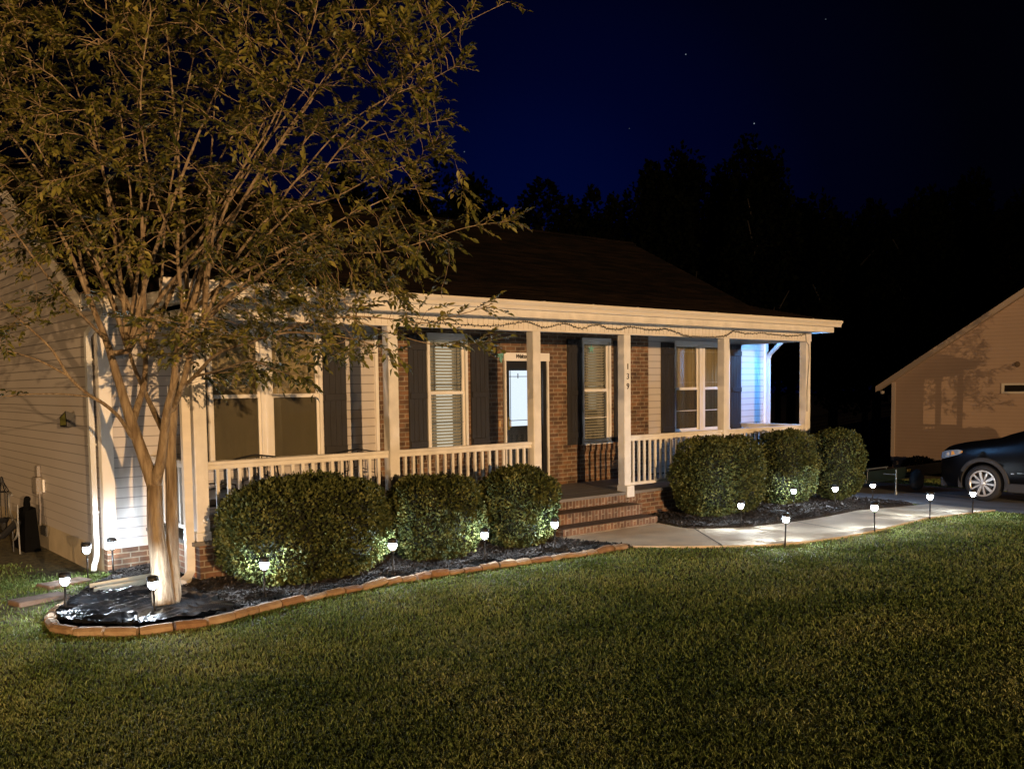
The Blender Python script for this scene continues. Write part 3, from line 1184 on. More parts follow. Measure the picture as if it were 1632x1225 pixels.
def window(x0, x1, z0, z1, yw, units, kind, mid):
    """frame, sashes, panes, grilles and what hangs behind; units = list of (xa, xb)"""
    f = MB()
    t = .045
    yf, yb = yw - .035, yw + .10
    f.bbox(x0, x1, yf, yb, z1 - t * 1.6, z1, .004)
    f.bbox(x0, x1, yf - .02, yb, z0, z0 + t, .004)
    f.bbox(x0, x0 + t, yf, yb, z0 + t + .0005, z1 - t * 1.6 - .0005, .004)
    f.bbox(x1 - t, x1, yf, yb, z0 + t + .0005, z1 - t * 1.6 - .0005, .004)
    for (ua, ub), (va, vb) in zip(units[:-1], units[1:]):
        f.bbox(ub, va, yf - .004, yb, z0 + t + .0005, z1 - t * 1.6 - .0005, .004)
        f.bbox((ub + va) / 2 - .02, (ub + va) / 2 + .02, yf - .014, yf - .0045, z0 + t, z1 - t * 1.6, .003)
    fo = f.build('window_frame', M_trim, house)
    for ua, ub in units:
        s = MB()
        w = .034
        ys = yw
        s.bbox(ua, ub, ys, ys + .03, mid - .025, mid + .025, .003)
        for (za, zb, yo) in ((z0 + t, mid - .0255, 0), (mid + .0255, z1 - t * 1.6, .012)):
            s.bbox(ua, ua + w, ys + yo, ys + yo + .03, za, zb, .003)
            s.bbox(ub - w, ub, ys + yo, ys + yo + .03, za, zb, .003)
        s.bbox(ua + w, ub - w, ys, ys + .03, z0 + t, z0 + t + w * 1.2, .003)
        s.bbox(ua + w, ub - w, ys + .012, ys + .042, z1 - t * 1.6 - w, z1 - t * 1.6, .003)
        s.build('sash', M_trim, fo)
        g = MB()
        g.box(ua + w, ub - w, ys + .020, ys + .022, z0 + t, mid - .026)
        g.box(ua + w, ub - w, ys + .030, ys + .032, mid + .026, z1 - t * 1.6)
        g.build('pane', M_glass, fo)
        gr = MB()
        zt, zb = z1 - t * 1.6 - w, mid + .026
        for zz in (zt - .09, zb + .09):
            gr.box(ua + w, ub - w, ys + .033, ys + .037, zz - .005, zz + .005)
        for xx in (ua + w + .085, ub - w - .085):
            gr.box(xx - .005, xx + .005, ys + .0335, ys + .0365, zb, zt)
        if kind != 'shade':
            gr.box(ua + w, ub - w, ys - .004, ys + .0005, (z0 + mid) / 2 - .006, (z0 + mid) / 2 + .006)
        gr.build('grille', M_trim2 if kind != 'blind_lit' else mat('dark_grille', (.10, .10, .09), .5), fo)
        if kind.startswith('blind'):
            b = MB()
            z = z0 + .05
            while z < z1 - .08:
                pr_ = []
                for k in range(6):
                    u = k / 5
                    # shallow curved slat, tilted half open
                    pr_.append((yw + .086 - .036 * u, z + .030 * u + .006 * math.sin(math.pi * u)))
                b.ext(pr_ + [(y_ + .0012, z_ + .0018) for y_, z_ in pr_[::-1]], 'x', ua + .03, ub - .03)
                z += .0475
            b.build('blind', M_slat, fo, smooth=False)
            c = MB()
            for xx in (ua + .12, ub - .12):
                c.tube([(xx, yw + .055, z0 + .06), (xx, yw + .055, z1 - .1)], .0016, 5)
            c.build('blind_cord', M_trim2, fo)
            gl = MB()
            gl.box(ua, ub, yw + .11, yw + .112, z0 + .04, z1 - .06)
            gl.build('lit_room', emis('lit_room_glow', (1.0, .88, .66), .20) if kind == 'blind_lit' else emis('dim_room_glow', (.9, .85, .6), .05), fo)
            gl = MB()  # added glowing panel, no actual lamp, brightens the middle of the blind
            gl.lathe([(0, z0 + .06), (.15, z0 + .06), (.15, z1 - .12), (0, z1 - .12)] if kind == 'blind_lit' else [(0, mid - .35), (.10, mid - .35), (.10, z1 - .12), (0, z1 - .12)],
                     (0, 0, 0), 20)
            gl.v = [((ua + ub) / 2 + .02 + x_, yw + .108 + y_ * .06, z_) for x_, y_, z_ in gl.v]
            gl.build('blind_glow_panel', emis('blind_glow', (1.0, .97, .86), .95) if kind == 'blind_lit' else emis('dim_blind_glow', (.95, .88, .68), .36), fo)
        elif kind == 'shade':
            c = MB()
            c.box(ua, ub, yw + .075, yw + .079, z0 + .02, z1 - .05)
            c.build('window_shade', M_shade, fo)
            q = MB()
            q.box(ua + w, ub - w, ys + .001, ys + .003, z0 + t + .04, mid - .026)
            q.build('insect_screen', M_screen, fo)
        else:
            c = MB()
            n = 40
            xs_ = np.linspace(ua, ub, n)
            vs, fs = [], []
            for i, x in enumerate(xs_):
                y = yw + .085 + .012 * math.sin(i * .95) + .006 * math.sin(i * 2.3)
                vs += [(x, y, z0 + .02), (x, y, z1 - .05)]
            for i in range(n - 1):
                fs.append((2 * i, 2 * i + 2, 2 * i + 3, 2 * i + 1))
            c.add(vs, fs)
            c.build('curtain', M_curtain, fo)
            q = MB()
            q.box(ua + w, ub - w, ys + .001, ys + .003, z0 + t + .04, mid - .026)
            q.build('insect_screen', M_screen, fo)
    return fo


window(.77, 2.36, .66, 2.44, YW, [(.815, 1.475), (1.625, 2.315)], 'shade', 1.55)
window(4.055, 4.795, .665, 2.437, BY, [(4.10, 4.75)], 'blind_lit', 1.55)
window(7.205, 7.895, .625, 2.437, BY, [(7.25, 7.85)], 'blind', 1.55)
window(9.62, 11.27, .72, 2.44, YW, [(9.665, 10.34), (10.50, 11.225)], 'curtain', 1.55)


def shutter(x0, x1, z0, z1, y):
    s = MB()
    s.bbox(x0, x1, y - .022, y, z0, z1, .004)
    n = 4
    w = (x1 - x0) / n
    for k in range(n):
        s.bbox(x0 + k * w + .0025, x0 + (k + 1) * w - .0025, y - .031, y - .0225, z0 + .002, z1 - .002, .003)
    s.bbox(x0 + .01, x1 - .01, y - .052, y - .0315, z0 + .12, z0 + .21, .004)
    s.bbox(x0 + .01, x1 - .01, y - .052, y - .0315, z1 - .22, z1 - .13, .004)
    s.bbox(x0 + .01, x1 - .01, y - .052, y - .0315, (z0 + z1) / 2 - .05, (z0 + z1) / 2 + .04, .004)
    s.build('shutter', M_shutter, house)


for a, b, yy in ((.40, .755, YW - .015), (2.375, 2.72, YW - .015), (3.73, 4.04, BY), (4.86, 5.20, BY), (6.87, 7.19, BY), (7.98, 8.32, BY), (9.25, 9.60, YW - .015), (11.29, 11.62, YW - .015)):
    shutter(a, b, .64, 2.40, yy)

# ------------------------------------------------------------------ door
dr = MB()
dy = BY - .025
dr.bbox(5.53, 5.555, dy - .0, BY + .03, .03, 2.04, .003)
dr.bbox(6.42, 6.455, dy - .0, BY + .03, .03, 2.04, .003)
dr.bbox(5.515, 6.47, dy - .0, BY + .03, 2.035, 2.165, .003)
dr.bbox(5.515, 6.47, dy - .02, BY + .03, -.0, .028, .003)
dtrim = dr.build('door_surround', M_trim, house)
# 'Welcome' lettering on the head board
cu = bpy.data.curves.new('w', 'FONT')
cu.body = 'Welcome'
cu.size = .088
cu.shear = .45
cu.extrude = .002
cu.offset = .0022
cu.space_character = .88
cu.align_x = 'LEFT'
to = bpy.data.objects.new('tmp', cu)
me = bpy.data.meshes.new_from_object(to)
bpy.data.objects.remove(to)
me.transform(Matrix.Rotation(R(90), 4, 'X'))
me.materials.clear()
me.materials.append(M_black)
wo = bpy.data.objects.new('welcome_lettering', me)
C.objects.link(wo)
wo.parent = dtrim
wo.location = Vector((5.735, dy - .004, 2.08)) - world_loc(dtrim)
door = MB()
dx0, dx1, dz0, dz1 = 5.558, 6.417, .03, 2.032
door.bbox(dx0, dx0 + .075, BY + .00, BY + .045, dz0, dz1, .004)
door.bbox(dx1 - .075, dx1, BY + .00, BY + .045, dz0, dz1, .004)
door.bbox(dx0 + .0755, dx1 - .0755, BY, BY + .045, dz1 - .12, dz1, .004)
door.bbox(dx0 + .0755, dx1 - .0755, BY, BY + .045, dz0, dz0 + .14, .004)
dobj = door.build('front_door', M_black, house)
M_doorin = mat('dark_inner_door', (.02, .022, .022), .35)
di = MB()
di.box(dx0 + .02, dx1 - .02, BY + .075, BY + .09, dz0, 1.0)
di.box(dx0 + .02, dx1 - .02, BY + .075, BY + .09, 1.885, dz1)
di.box(dx0 + .02, dx0 + .10, BY + .075, BY + .09, 1.0, 1.885)
di.box(dx1 - .12, dx1 - .02, BY + .075, BY + .09, 1.0, 1.885)
di.build('inner_door', M_doorin, dobj)
dg = MB()
dg.box(dx0 + .10, dx1 - .12, BY + .080, BY + .084, 1.0, 1.885)
dg.build('lit_door_glass', emis('door_light_glass', (.80, .90, 1.0), 1.25), dobj)
dc = MB()
gx0, gx1 = dx0 + .10, dx1 - .12
for xx in (gx0 + .055, gx1 - .055):
    dc.box(xx - .004, xx + .004, BY + .072, BY + .0795, 1.0, 1.885)
for zz in (1.09, 1.79):
    dc.box(gx0, gx1, BY + .0715, BY + .0745, zz - .005, zz + .005)
dc.tube([(5.86, BY + .06, 1.76), (5.86, BY + .06, 1.84)], .008, 6)
dc.build('glass_came', M_black, dobj)
dgl = MB()
dgl.box(dx0 + .0755, dx1 - .0755, BY + .02, BY + .024, dz0 + .14, dz1 - .12)
dgl.build('storm_door_glass', glass_mat('storm_glass', (.95, .96, .97), .04), dobj)
dh = MB()
dh.tube([(dx0 + .05, BY - .006, .98), (dx0 + .05, BY - .05, .99), (dx0 + .05, BY - .05, 1.10), (dx0 + .05, BY - .006, 1.11)], .009, 8)
dh.bbox(dx0 + .03, dx0 + .07, BY - .008, BY - .0005, .95, 1.15, .002)
dh.build('door_handle', mat('brass', (.55, .38, .12), .3, metal=1.0), dobj)
db = MB()
db.bbox(5.40, 5.44, BY - .02, BY - .001, 1.00, 1.10, .004)
db.build('doorbell', mat('doorbell_brass', (.5, .33, .15), .4), house)

# ------------------------------------------------------------------ downspouts
M_dsp = mat('white_downspout', (.66, .67, .66), .4, var=.06, scale=2)
d1 = MB()
xl = HX0 - .065
d1.rect_tube([(xl, YE - .06, 2.60), (xl, YE - .05, 2.52), (xl, YW + .18, 2.30), (xl, YW + .20, 2.22), (xl, YW + .20, -.28), (xl - .02, YW + .15, -.36), (xl - .08, YW + .02, -.42)], .06, .085, (1, 0, 0))
for z in (1.0, .2, 2.0):
    d1.box(xl - .036, xl + .04, YW + .15, YW + .25, z, z + .02)
d1.build('downspout', M_dsp, house)
d2 = MB()
d2.rect_tube([(-.075, -.25, 2.56), (-.075, -.2, 2.46), (-.075, .02, 2.30), (-.075, .05, 2.22), (-.075, .05, -.22), (-.085, .03, -.32), (-.14, -.03, -.38), (-.22, -.10, -.40)], .09, .065, (1, 0, 0))
for z in (.62, 1.6):
    d2.box(-.124, -.026, .012, .088, z, z + .02)
d2.build('downspout', M_gutter, house)
d3 = MB()
d3.rect_tube([(HX1 - .03, YW - .06, -.3), (HX1 - .03, YW - .06, 2.13), (HX1 - .04, YW - .10, 2.22), (12.28, .95, 2.52), (12.26, .85, 2.56)], .07, .06, (1, 0, 0))
d3.build('downspout', M_dsp, house)

# small lamp under the right-hand soffit, hidden behind the beam from the lawn
lf = MB()
lf.lathe([(0, 2.565), (.06, 2.565), (.06, 2.545), (.045, 2.525), (0, 2.520)], (11.86, .55, 0), 16)
fx = lf.build('soffit_lamp', M_trim, house)
lb = MB()
lb.lathe([(.0, 2.470), (.03, 2.475), (.040, 2.495), (.035, 2.519), (0, 2.5195)], (11.86, .55, 0), 16)
lb.build('lamp_bulb', emis('cool_led', (.16, .45, 1.0), 2600), fx)
sp_ = bpy.data.lights.new('soffit_spot', 'SPOT')
sp_.energy = 165
sp_.color = (.02, .27, 1.0)
sp_.spot_size = R(64)
sp_.spot_blend = .35
sp_.shadow_soft_size = .02
so_ = bpy.data.objects.new('soffit_spot', sp_)
C.objects.link(so_)
so_.parent = fx
so_.location = Vector((11.90, .50, 2.455)) - world_loc(fx)
so_.rotation_euler = (Vector((11.90, .50, 2.455)) - Vector((12.12, 1.55, 1.35))).to_track_quat('Z', 'Y').to_euler()

# ------------------------------------------------------------------ things on the gable wall
wlm = MB()   # small framed lantern-like box
lx = HX0 - .014
wlm.add([(lx, 2.60, 1.36), (lx, 2.60, 1.21), (lx, 2.96, 1.17), (lx, 2.96, 1.33)] + [(lx - .10, 2.64, 1.40), (lx - .10, 2.60, 1.20), (lx - .10, 2.92, 1.19), (lx - .10, 2.94, 1.31)],
        [(0, 1, 2, 3), (7, 6, 5, 4), (0, 4, 5, 1), (1, 5, 6, 2), (2, 6, 7, 3), (3, 7, 4, 0)])
lo = wlm.build('wall_lantern', M_black, house)
g = MB()
g.add([(lx - .102, 2.665, 1.375), (lx - .102, 2.63, 1.225), (lx - .102, 2.90, 1.21), (lx - .102, 2.915, 1.30)], [(0, 1, 2, 3)])
g.build('lantern_glass', mat('yellow_green_glass', (.22, .22, .06), .25), lo)
mbx = MB()
mbx.bbox(lx - .08, lx - .001, 4.42, 4.62, .20, .44, .008)
mbx.tube([(lx - .03, 4.48, .20), (lx - .03, 4.46, -.02), (lx - .03, 4.52, -.25)], .012, 8)
mbx.bbox(lx - .05, lx - .001, 4.48, 4.58, .4405, .60, .006)
mbx.build('electric_meter_box', mat('grey_meter_box', (.27, .24, .21), .6), house)
mbx = MB()
mbx.bbox(lx - .03, lx - .001, 4.27, 4.34, .24, .42, .006)
mbx.build('wall_outlet_cover', M_trim, house)

# ================================================================== SOLAR PATH LAMPS
M_led = emis('solar_led', (.76, .88, 1.0), 21000)
M_lens = bpy.data.materials.new('clear_glowing_lens')
M_lens.use_nodes = True
nd, ln = M_lens.node_tree.nodes, M_lens.node_tree.links
nd.clear()
_o = N(nd, 'ShaderNodeOutputMaterial')
_t = N(nd, 'ShaderNodeBsdfTransparent')
_e = N(nd, 'ShaderNodeEmission')
_e.inputs[0].default_value = (.78, .89, 1, 1)
_e.inputs[1].default_value = 55
_m = N(nd, 'ShaderNodeMixShader')
_m.inputs[0].default_value = .45
ln.new(_t.outputs[0], _m.inputs[1])
ln.new(_e.outputs[0], _m.inputs[2])
ln.new(_m.outputs[0], _o.inputs[0])
LAMPS = [  # x, y, height, tilt x, tilt y, label
    (-1.50, -.62, .40, .02, .02, 'solar path lamp at the left edge of the black plastic, leftmost of all lamps'),
    (-.86, 1.02, .42, -.02, .0, 'solar path lamp beside the downspout at the left corner of the house'),
    (-.55, 1.16, .43, .0, .01, 'solar path lamp right against the siding and brick at the left house corner'),
    (-.93, -1.36, .41, -.07, .03, 'slightly tilted solar path lamp just left of the tree trunk on black plastic'),
    (.19, -1.22, .41, -.02, .0, 'solar path lamp glowing against the front of the largest left shrub'),
    (1.71, -1.20, .42, .0, .0, 'solar path lamp in the gap between the largest shrub and the next one'),
    (2.89, -1.33, .42, .01, .0, 'solar path lamp between the second and third shrubs of the left bed'),
    (4.01, -1.32, .43, .0, .0, 'solar path lamp in front of the shrub next to the brick steps'),
    (7.25, -1.73, .40, .0, .0, 'solar path lamp in front of the big shrub right of the steps'),
    (6.50, -2.97, .41, -.03, .0, 'solar path lamp on the grass edge at the near bend of the walkway'),
    (9.42, -1.16, .38, .0, .0, 'solar path lamp in the mulch before the middle shrub of the right bed'),
    (10.3, -1.38, .38, .0, .0, 'solar path lamp in the mulch before the last shrub of the right bed'),
    (8.29, -3.20, .41, .02, .0, 'solar path lamp midway along the grass side of the walkway'),
    (12.45, -.85, .36, .0, .0, 'solar path lamp at the far tip of the right bed beside the driveway'),
    (10.10, -3.09, .41, .0, .0, 'solar path lamp on the walkway grass edge, last but one before the car'),
    (11.78, -2.98, .40, .0, .0, 'solar path lamp on the grass in front of the car wheel'),
]
proto = thing('solar_path_lamp', LAMPS[0][5], 'path lamp', (0, 0, 0), 'solar lamps along the beds and walkway')
h = .41
p = MB()
p.tube([(0, 0, -.05), (0, 0, .28)], .0085, 8)
p.lathe([(.0, -.06), (.010, -.04), (.012, .02), (.0086, .03)], seg=8)
p.build('stake', M_blackp, proto, smooth=True)
p = MB()
p.lathe([(.009, .27), (.020, .278), (.024, .292), (.018, .297), (.0, .298)], seg=16)
p.build('lens_collar', mat('chromed_plastic', (.6, .6, .62), .2, metal=.8), proto, smooth=True)
p = MB()
p.lathe([(.0, .2985), (.022, .299), (.033, .318), (.037, .345), (.035, .366), (.0, .3665)], seg=16)
p.build('glowing_lens', M_lens, proto, smooth=True)
p = MB()
p.lathe([(0, .317), (.005, .319), (.0075, .325), (.006, .331), (0, .333)], seg=8)
p.build('led', M_led, proto, smooth=True)
p = MB()
p.lathe([(.0, .3668), (.043, .367), (.046, .372), (.044, .402), (.034, .412), (.0, .414)], seg=20)
cap = p.build('lamp_cap', M_blackp, proto, smooth=True)
p = MB()
for k in range(6):
    a = math.pi * k / 3 + .3
    c, s_ = math.cos(a), math.sin(a)
    p.tube([(c * .024, s_ * .024, .290), (c * .038, s_ * .038, .318), (c * .0415, s_ * .0415, .345), (c * .038, s_ * .038, .368)], .0036, 5)
p.build('lens_cage', M_blackp, proto)
for i, (x, y, hh, ta, tb, lab) in enumerate(LAMPS):
    o = proto if i == 0 else copy_tree(proto)
    o.location = (x, y, float(gz(x, y)) + .01)
    o.rotation_euler = (tb, ta, random.uniform(0, 6))
    k = hh / .41
    o.scale = (1.18, 1.18, k)
    o['label'] = lab

# ================================================================== EDGING BLOCKS
M_stones = [M_stone, mat('tan_edging_block_pale', (.30, .20, .12), .9, col2=(.44, .32, .21), scale=8, bump=.6, bscale=28),
            mat('tan_edging_block_rusty', (.22, .12, .065), .9, col2=(.33, .20, .115), scale=10, bump=.6, bscale=35)]
ed = [Vector(p) for p in EDGE]
L = [0]
for a, b in zip(ed[:-1], ed[1:]):
    L.append(L[-1] + (b - a).length)


def edge_at(s):
    for i in range(len(ed) - 1):
        if s <= L[i + 1]:
            t = (s - L[i]) / max(1e-6, L[i + 1] - L[i])
            return ed[i].lerp(ed[i + 1], t), (ed[i + 1] - ed[i]).normalized()
    return ed[-1], (ed[-1] - ed[-2]).normalized()


ORD = ['first', 'second', 'third', 'fourth', 'fifth', 'sixth', 'seventh', 'eighth', 'ninth', 'tenth', 'eleventh', 'twelfth', 'thirteenth', 'fourteenth',
       'fifteenth', 'sixteenth', 'seventeenth', 'eighteenth', 'nineteenth', 'twentieth', 'twenty-first', 'twenty-second', 'twenty-third', 'twenty-fourth']
s_ = .0
bi = bj = 0
while s_ < L[-1] - .1:
    ln_ = .275 if s_ < 3.4 else random.uniform(.17, .34)
    if s_ + ln_ > L[-1]:
        break
    c, d = edge_at(s_ + ln_ / 2)
    irr = 0 if s_ < 3.4 else 1
    w2, h2 = (.05, .085) if not irr else (random.uniform(.04, .065), random.uniform(.055, .085))
    mb = MB()
    nx_, ny_ = 6, 3
    # block mesh with gently worn, uneven faces
    g_ = 4
    vs, fs = [], []
    seg = 8
    rings = 7
    for r_ in range(rings):
        u = -1 + 2 * r_ / (rings - 1)
        e_ = 1 - (.10 if abs(u) > .99 else 0)
        for k in range(seg):
            a = 2 * math.pi * (k + .5) / seg
            ca, sa = math.cos(a), math.sin(a)
            m_ = max(abs(ca), abs(sa))
            yy, zz = ca / m_ * w2 * (.92 if abs(ca) > .5 and abs(sa) > .5 else 1), sa / m_ * h2 * .5
            q = noise.noise(Vector((s_ * 3 + u * 1.5, yy * 20, zz * 20))) * (.010 if irr else .004)
            vs.append((u * (ln_ / 2 - .006), yy * e_ + q, zz * e_ + h2 * .35 + q))
    for r_ in range(rings - 1):
        for k in range(seg):
            a, b2 = r_ * seg + k, r_ * seg + (k + 1) % seg
            fs.append((a, b2, b2 + seg, a + seg))
    fs += [tuple(range(seg))[::-1], tuple(range((rings - 1) * seg, rings * seg))]
    mb.add(vs, fs)
    o = mb.build('edging_block', M_stones[random.choice((0, 0, 1, 2))])
    o.location = (c.x, c.y, float(gz(c.x, c.y)) + .008)
    o.rotation_euler = (random.gauss(0, .03), random.gauss(0, .02 + .03 * irr), math.atan2(d.y, d.x) + random.gauss(0, .015 + .05 * irr))
    tag(o, ('squared tan edging block, %s of the curved row round the tree from its back end' % ORD[bi] if not irr else 'rough tan edging stone, %s in the straight line from the tree towards the walkway' % ORD[bj]),
        'edging stone', 'squared edging blocks at the tree' if not irr else 'rough edging stones along the bed')
    s_ += ln_ + (.002 if not irr else random.uniform(.0, .012))
    bi += 0 if irr else 1
    bj += 1 if irr else 0

# pavers, splash trough, plastic sheet
for i, (x, y, a, w_, d_, lab) in enumerate(((-1.52, .28, .25, .52, .24, 'flat reddish paver lying in the worn grass left of the lamp and bed'),
                                            (-1.10, .02, .15, .46, .26, 'flat reddish paver lying at the left end of the black plastic sheet'),
                                            (-1.12, .95, .3, .50, .26, 'flat reddish paver nearest the left corner downspout'))):
    m_ = MB()
    m_.bbox(-w_ / 2, w_ / 2, -d_ / 2, d_ / 2, -.03, .035, .012)
    o = m_.build('paver', M_paver)
    o.location = (x, y, float(gz(x, y)) + .004)
    o.rotation_euler = (0, .02, a)
    tag(o, lab, 'paver')
tr = MB()
u0, u1 = Vector((-1.02, .30)), Vector((-.18, .22))
pr_ = [(-.12, .09), (-.105, .095), (-.08, .02), (.08, .02), (.105, .095), (.12, .09), (.09, .0), (-.09, .0)]
dd_ = (u1 - u0).normalized()
nn_ = Vector((-dd_.y, dd_.x))
vs = []
for t_, sc_, zo in ((0, 1.1, -.02), (1, .9, .03)):
    c = u0.lerp(u1, t_)
    for a, b in pr_:
        vs.append((c.x + nn_.x * a * sc_, c.y + nn_.y * a * sc_, -.43 + b * .8 + zo))
n_ = len(pr_)
tr.add(vs, [tuple(range(n_)), tuple(range(n_, 2 * n_))[::-1]] + [(i, n_ + i, n_ + (i + 1) % n_, (i + 1) % n_) for i in range(n_)])
o = tr.build('splash_trough', mat('beige_plastic_trough', (.52, .47, .36), .5, var=.12, scale=5), loc=(-.6, .26, -.45))
tag(o, 'long beige splash trough lying behind the tree trunk below the siding', 'splash block')

# black plastic sheet around the tree
g = np.linspace(-1, 1, 110)
X, Y = np.meshgrid(-1.02 + g * .74, -.88 + g * .86)
ok = inside([(p[0] + .06 * (1 if p[0] < -1 else 0), p[1] + .07) for p in EDGE[:44]] + [(-.30, -1.3), (-.22, -.8), (-.45, -.25), (-.8, -.12), (-1.15, -.10)], X, Y)
Z = np.zeros(X.shape)
for i in range(X.shape[0]):
    for j in range(X.shape[1]):
        v = Vector((X[i, j], Y[i, j], 0))
        w_ = v + Vector((noise.noise(v * 2.0), noise.noise(v * 2.0 + Vector((5, 5, 5))), 0)) * .35
        rid = 1 - abs(noise.noise(Vector((w_.x * 2.2 + w_.y * 1.5, w_.y * 7.0, 3))))
        rid2 = 1 - abs(noise.noise(Vector((w_.x * 6.5, w_.y * 9.0, 9))))
        Z[i, j] = .050 * rid ** 3 + .022 * rid2 ** 4
Z = gz(X, Y) + .050 + Z
V = np.stack([X.ravel(), Y.ravel(), Z.ravel()], 1)
i = (np.arange(109)[:, None] * 110 + np.arange(109)[None, :]).ravel()
okf = ok.ravel()
F = np.stack([i, i + 1, i + 111, i + 110], 1)
F = F[okf[F].all(1)]
used = np.unique(F)
rm = -np.ones(len(V), int)
rm[used] = np.arange(len(used))
o = npmesh('plastic_sheet', V[used], rm[F], mat('black_plastic_film', (.012, .013, .015), .30, spec=.7, bump=.5, bscale=14), loc=(-1.0, -.9, -.43), smooth=True)
tag(o, 'crumpled shiny black plastic sheet around the base of the tree', 'plastic sheet')


# ================================================================== SHRUBS
def leaf_quads(P, Nn, size, asp=.5, fold=.25, up=.3):
    """diamond leaves: centres P, outward normals Nn"""
    n = len(P)
    d = Nn + RNG.normal(0, .75, (n, 3)) + np.array([0, 0, up])
    d /= np.linalg.norm(d, axis=1, keepdims=True)
    r_ = RNG.normal(0, 1, (n, 3))
    s = np.cross(d, r_)
    s /= np.linalg.norm(s, axis=1, keepdims=True)
    nn = np.cross(s, d)
    L_ = (size * RNG.uniform(.65, 1.3, n))[:, None]
    W_ = L_ * asp * .5
    base = P
    tip = P + d * L_ - nn * L_ * .12
    mid = P + d * L_ * .5 + nn * L_ * fold * .3
    a = mid + s * W_
    b = mid - s * W_
    V = np.stack([base, a, tip, b], 1).reshape(-1, 3)
    F = np.arange(4 * n).reshape(-1, 4)
    return V, F


def shrub(cx, cy, w, t, z0, z1, nleaf, label, seed, n_=3.0):
    rng = np.random.default_rng(seed)
    root = thing('clipped_shrub', label, 'shrub', (cx, cy, z0), 'clipped evergreen shrubs in front of the porch')
    # volume sampling close to the clipped surface, bumpy
    f = lambda a, e: np.sign(a) * np.abs(a) ** e
    dv = rng.normal(0, 1, (nleaf, 3))
    dv /= (np.abs(dv) ** n_).sum(1, keepdims=True) ** (1 / n_)
    x, y, z = dv[:, 0], dv[:, 1], dv[:, 2]
    nrm = np.stack([f(x, n_ - 1) / w, f(y, n_ - 1) / t, f(z, n_ - 1) / (z1 - z0)], 1)
    nrm /= np.linalg.norm(nrm, axis=1, keepdims=True) + 1e-9
    dep = 1.01 - np.abs(rng.normal(0, .075, nleaf)) - (rng.uniform(0, 1, nleaf) < .12) * rng.uniform(0, .25, nleaf)
    P = np.stack([x * w / 2, y * t / 2, z * (z1 - z0) / 2 + (z0 + z1) / 2], 1)
    bump_ = np.array([noise.noise(Vector((p[0] * 3.2 + seed, p[1] * 3.2, p[2] * 3.2))) * .06 + noise.noise(Vector((p[0] * 11, p[1] * 11 + seed, p[2] * 11))) * .05 for p in P])
    # narrower at the foot
    foot = np.clip((P[:, 2] - z0) / (.28 * (z1 - z0)), 0, 1)
    narrow = .80 + .20 * foot ** .6
    ctr = np.array([0, 0, (z0 + z1) / 2])
    P = (P - ctr) * dep[:, None] + ctr + nrm * bump_[:, None]
    P[:, 0] *= narrow
    P[:, 1] *= narrow
    P += np.array([cx, cy, 0])
    keep = P[:, 1] < -.03
    keep |= (P[:, 2] < -.05) & (P[:, 1] < -.02)
    P, nrm = P[keep], nrm[keep]
    V, F = leaf_quads(P, nrm, .040, .62)
    npmesh('foliage', V, F, M_bush, root)
    st = MB()
    for k in range(7):
        a = k * .9
        st.tube([(cx + .03 * math.cos(a), cy + .03 * math.sin(a), z0 - .05), (cx + .12 * math.cos(a), cy + .12 * math.sin(a), z0 + .25),
                 (cx + w * .33 * math.cos(a), cy + t * .33 * math.sin(a), z0 + (z1 - z0) * .8)], [.016, .012, .004], 6)
    # inner twig mass that stops light passing straight through
    st.build('stems', M_barkd, root)
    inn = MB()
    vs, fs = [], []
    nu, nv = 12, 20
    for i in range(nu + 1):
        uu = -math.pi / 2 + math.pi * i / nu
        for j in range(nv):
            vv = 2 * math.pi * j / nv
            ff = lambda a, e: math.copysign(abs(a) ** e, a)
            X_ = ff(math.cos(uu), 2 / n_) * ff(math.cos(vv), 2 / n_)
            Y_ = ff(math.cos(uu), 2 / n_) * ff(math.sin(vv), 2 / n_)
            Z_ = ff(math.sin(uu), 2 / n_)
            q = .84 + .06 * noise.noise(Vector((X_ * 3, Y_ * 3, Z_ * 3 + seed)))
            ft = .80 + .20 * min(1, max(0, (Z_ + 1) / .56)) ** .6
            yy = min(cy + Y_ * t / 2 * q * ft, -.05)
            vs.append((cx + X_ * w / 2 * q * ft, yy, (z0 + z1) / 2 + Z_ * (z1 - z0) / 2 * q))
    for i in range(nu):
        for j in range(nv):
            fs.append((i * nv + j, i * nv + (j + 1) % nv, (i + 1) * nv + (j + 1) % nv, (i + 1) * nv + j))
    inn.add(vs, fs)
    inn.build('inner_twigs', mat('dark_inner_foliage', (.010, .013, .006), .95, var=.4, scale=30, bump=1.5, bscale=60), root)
    return root


shrub(.95, -.68, 1.87, 1.06, -.45, .67, 30000, 'largest clipped shrub, broad and rounded, leftmost in the left bed', 1)
shrub(2.66, -.66, 1.16, .95, -.42, .55, 17000, 'middle clipped shrub of the left bed, between two path lamps', 2)
shrub(3.95, -.66, 1.02, .92, -.42, .565, 16000, 'clipped shrub next to the left side of the brick steps', 3)
shrub(8.10, -.66, 1.56, .98, -.44, .77, 24000, 'biggest clipped shrub of the right bed, nearest the brick steps', 4, 3.6)
shrub(9.96, -.62, 1.06, .86, -.44, .79, 15000, 'middle clipped shrub of the right bed', 5, 3.4)
shrub(11.50, -.66, .82, .90, -.46, .76, 12000, 'last clipped shrub at the right end of the porch', 6, 3.4)

# ================================================================== CRAPE MYRTLE
D0 = 8.75


def limb(pts):
    """pts: (px, py, depth offset, radius m)"""
    P = smooth_line([tuple(at(a, b, D0 + c)) + (r,) for a, b, c, r in pts], 5)
    return P


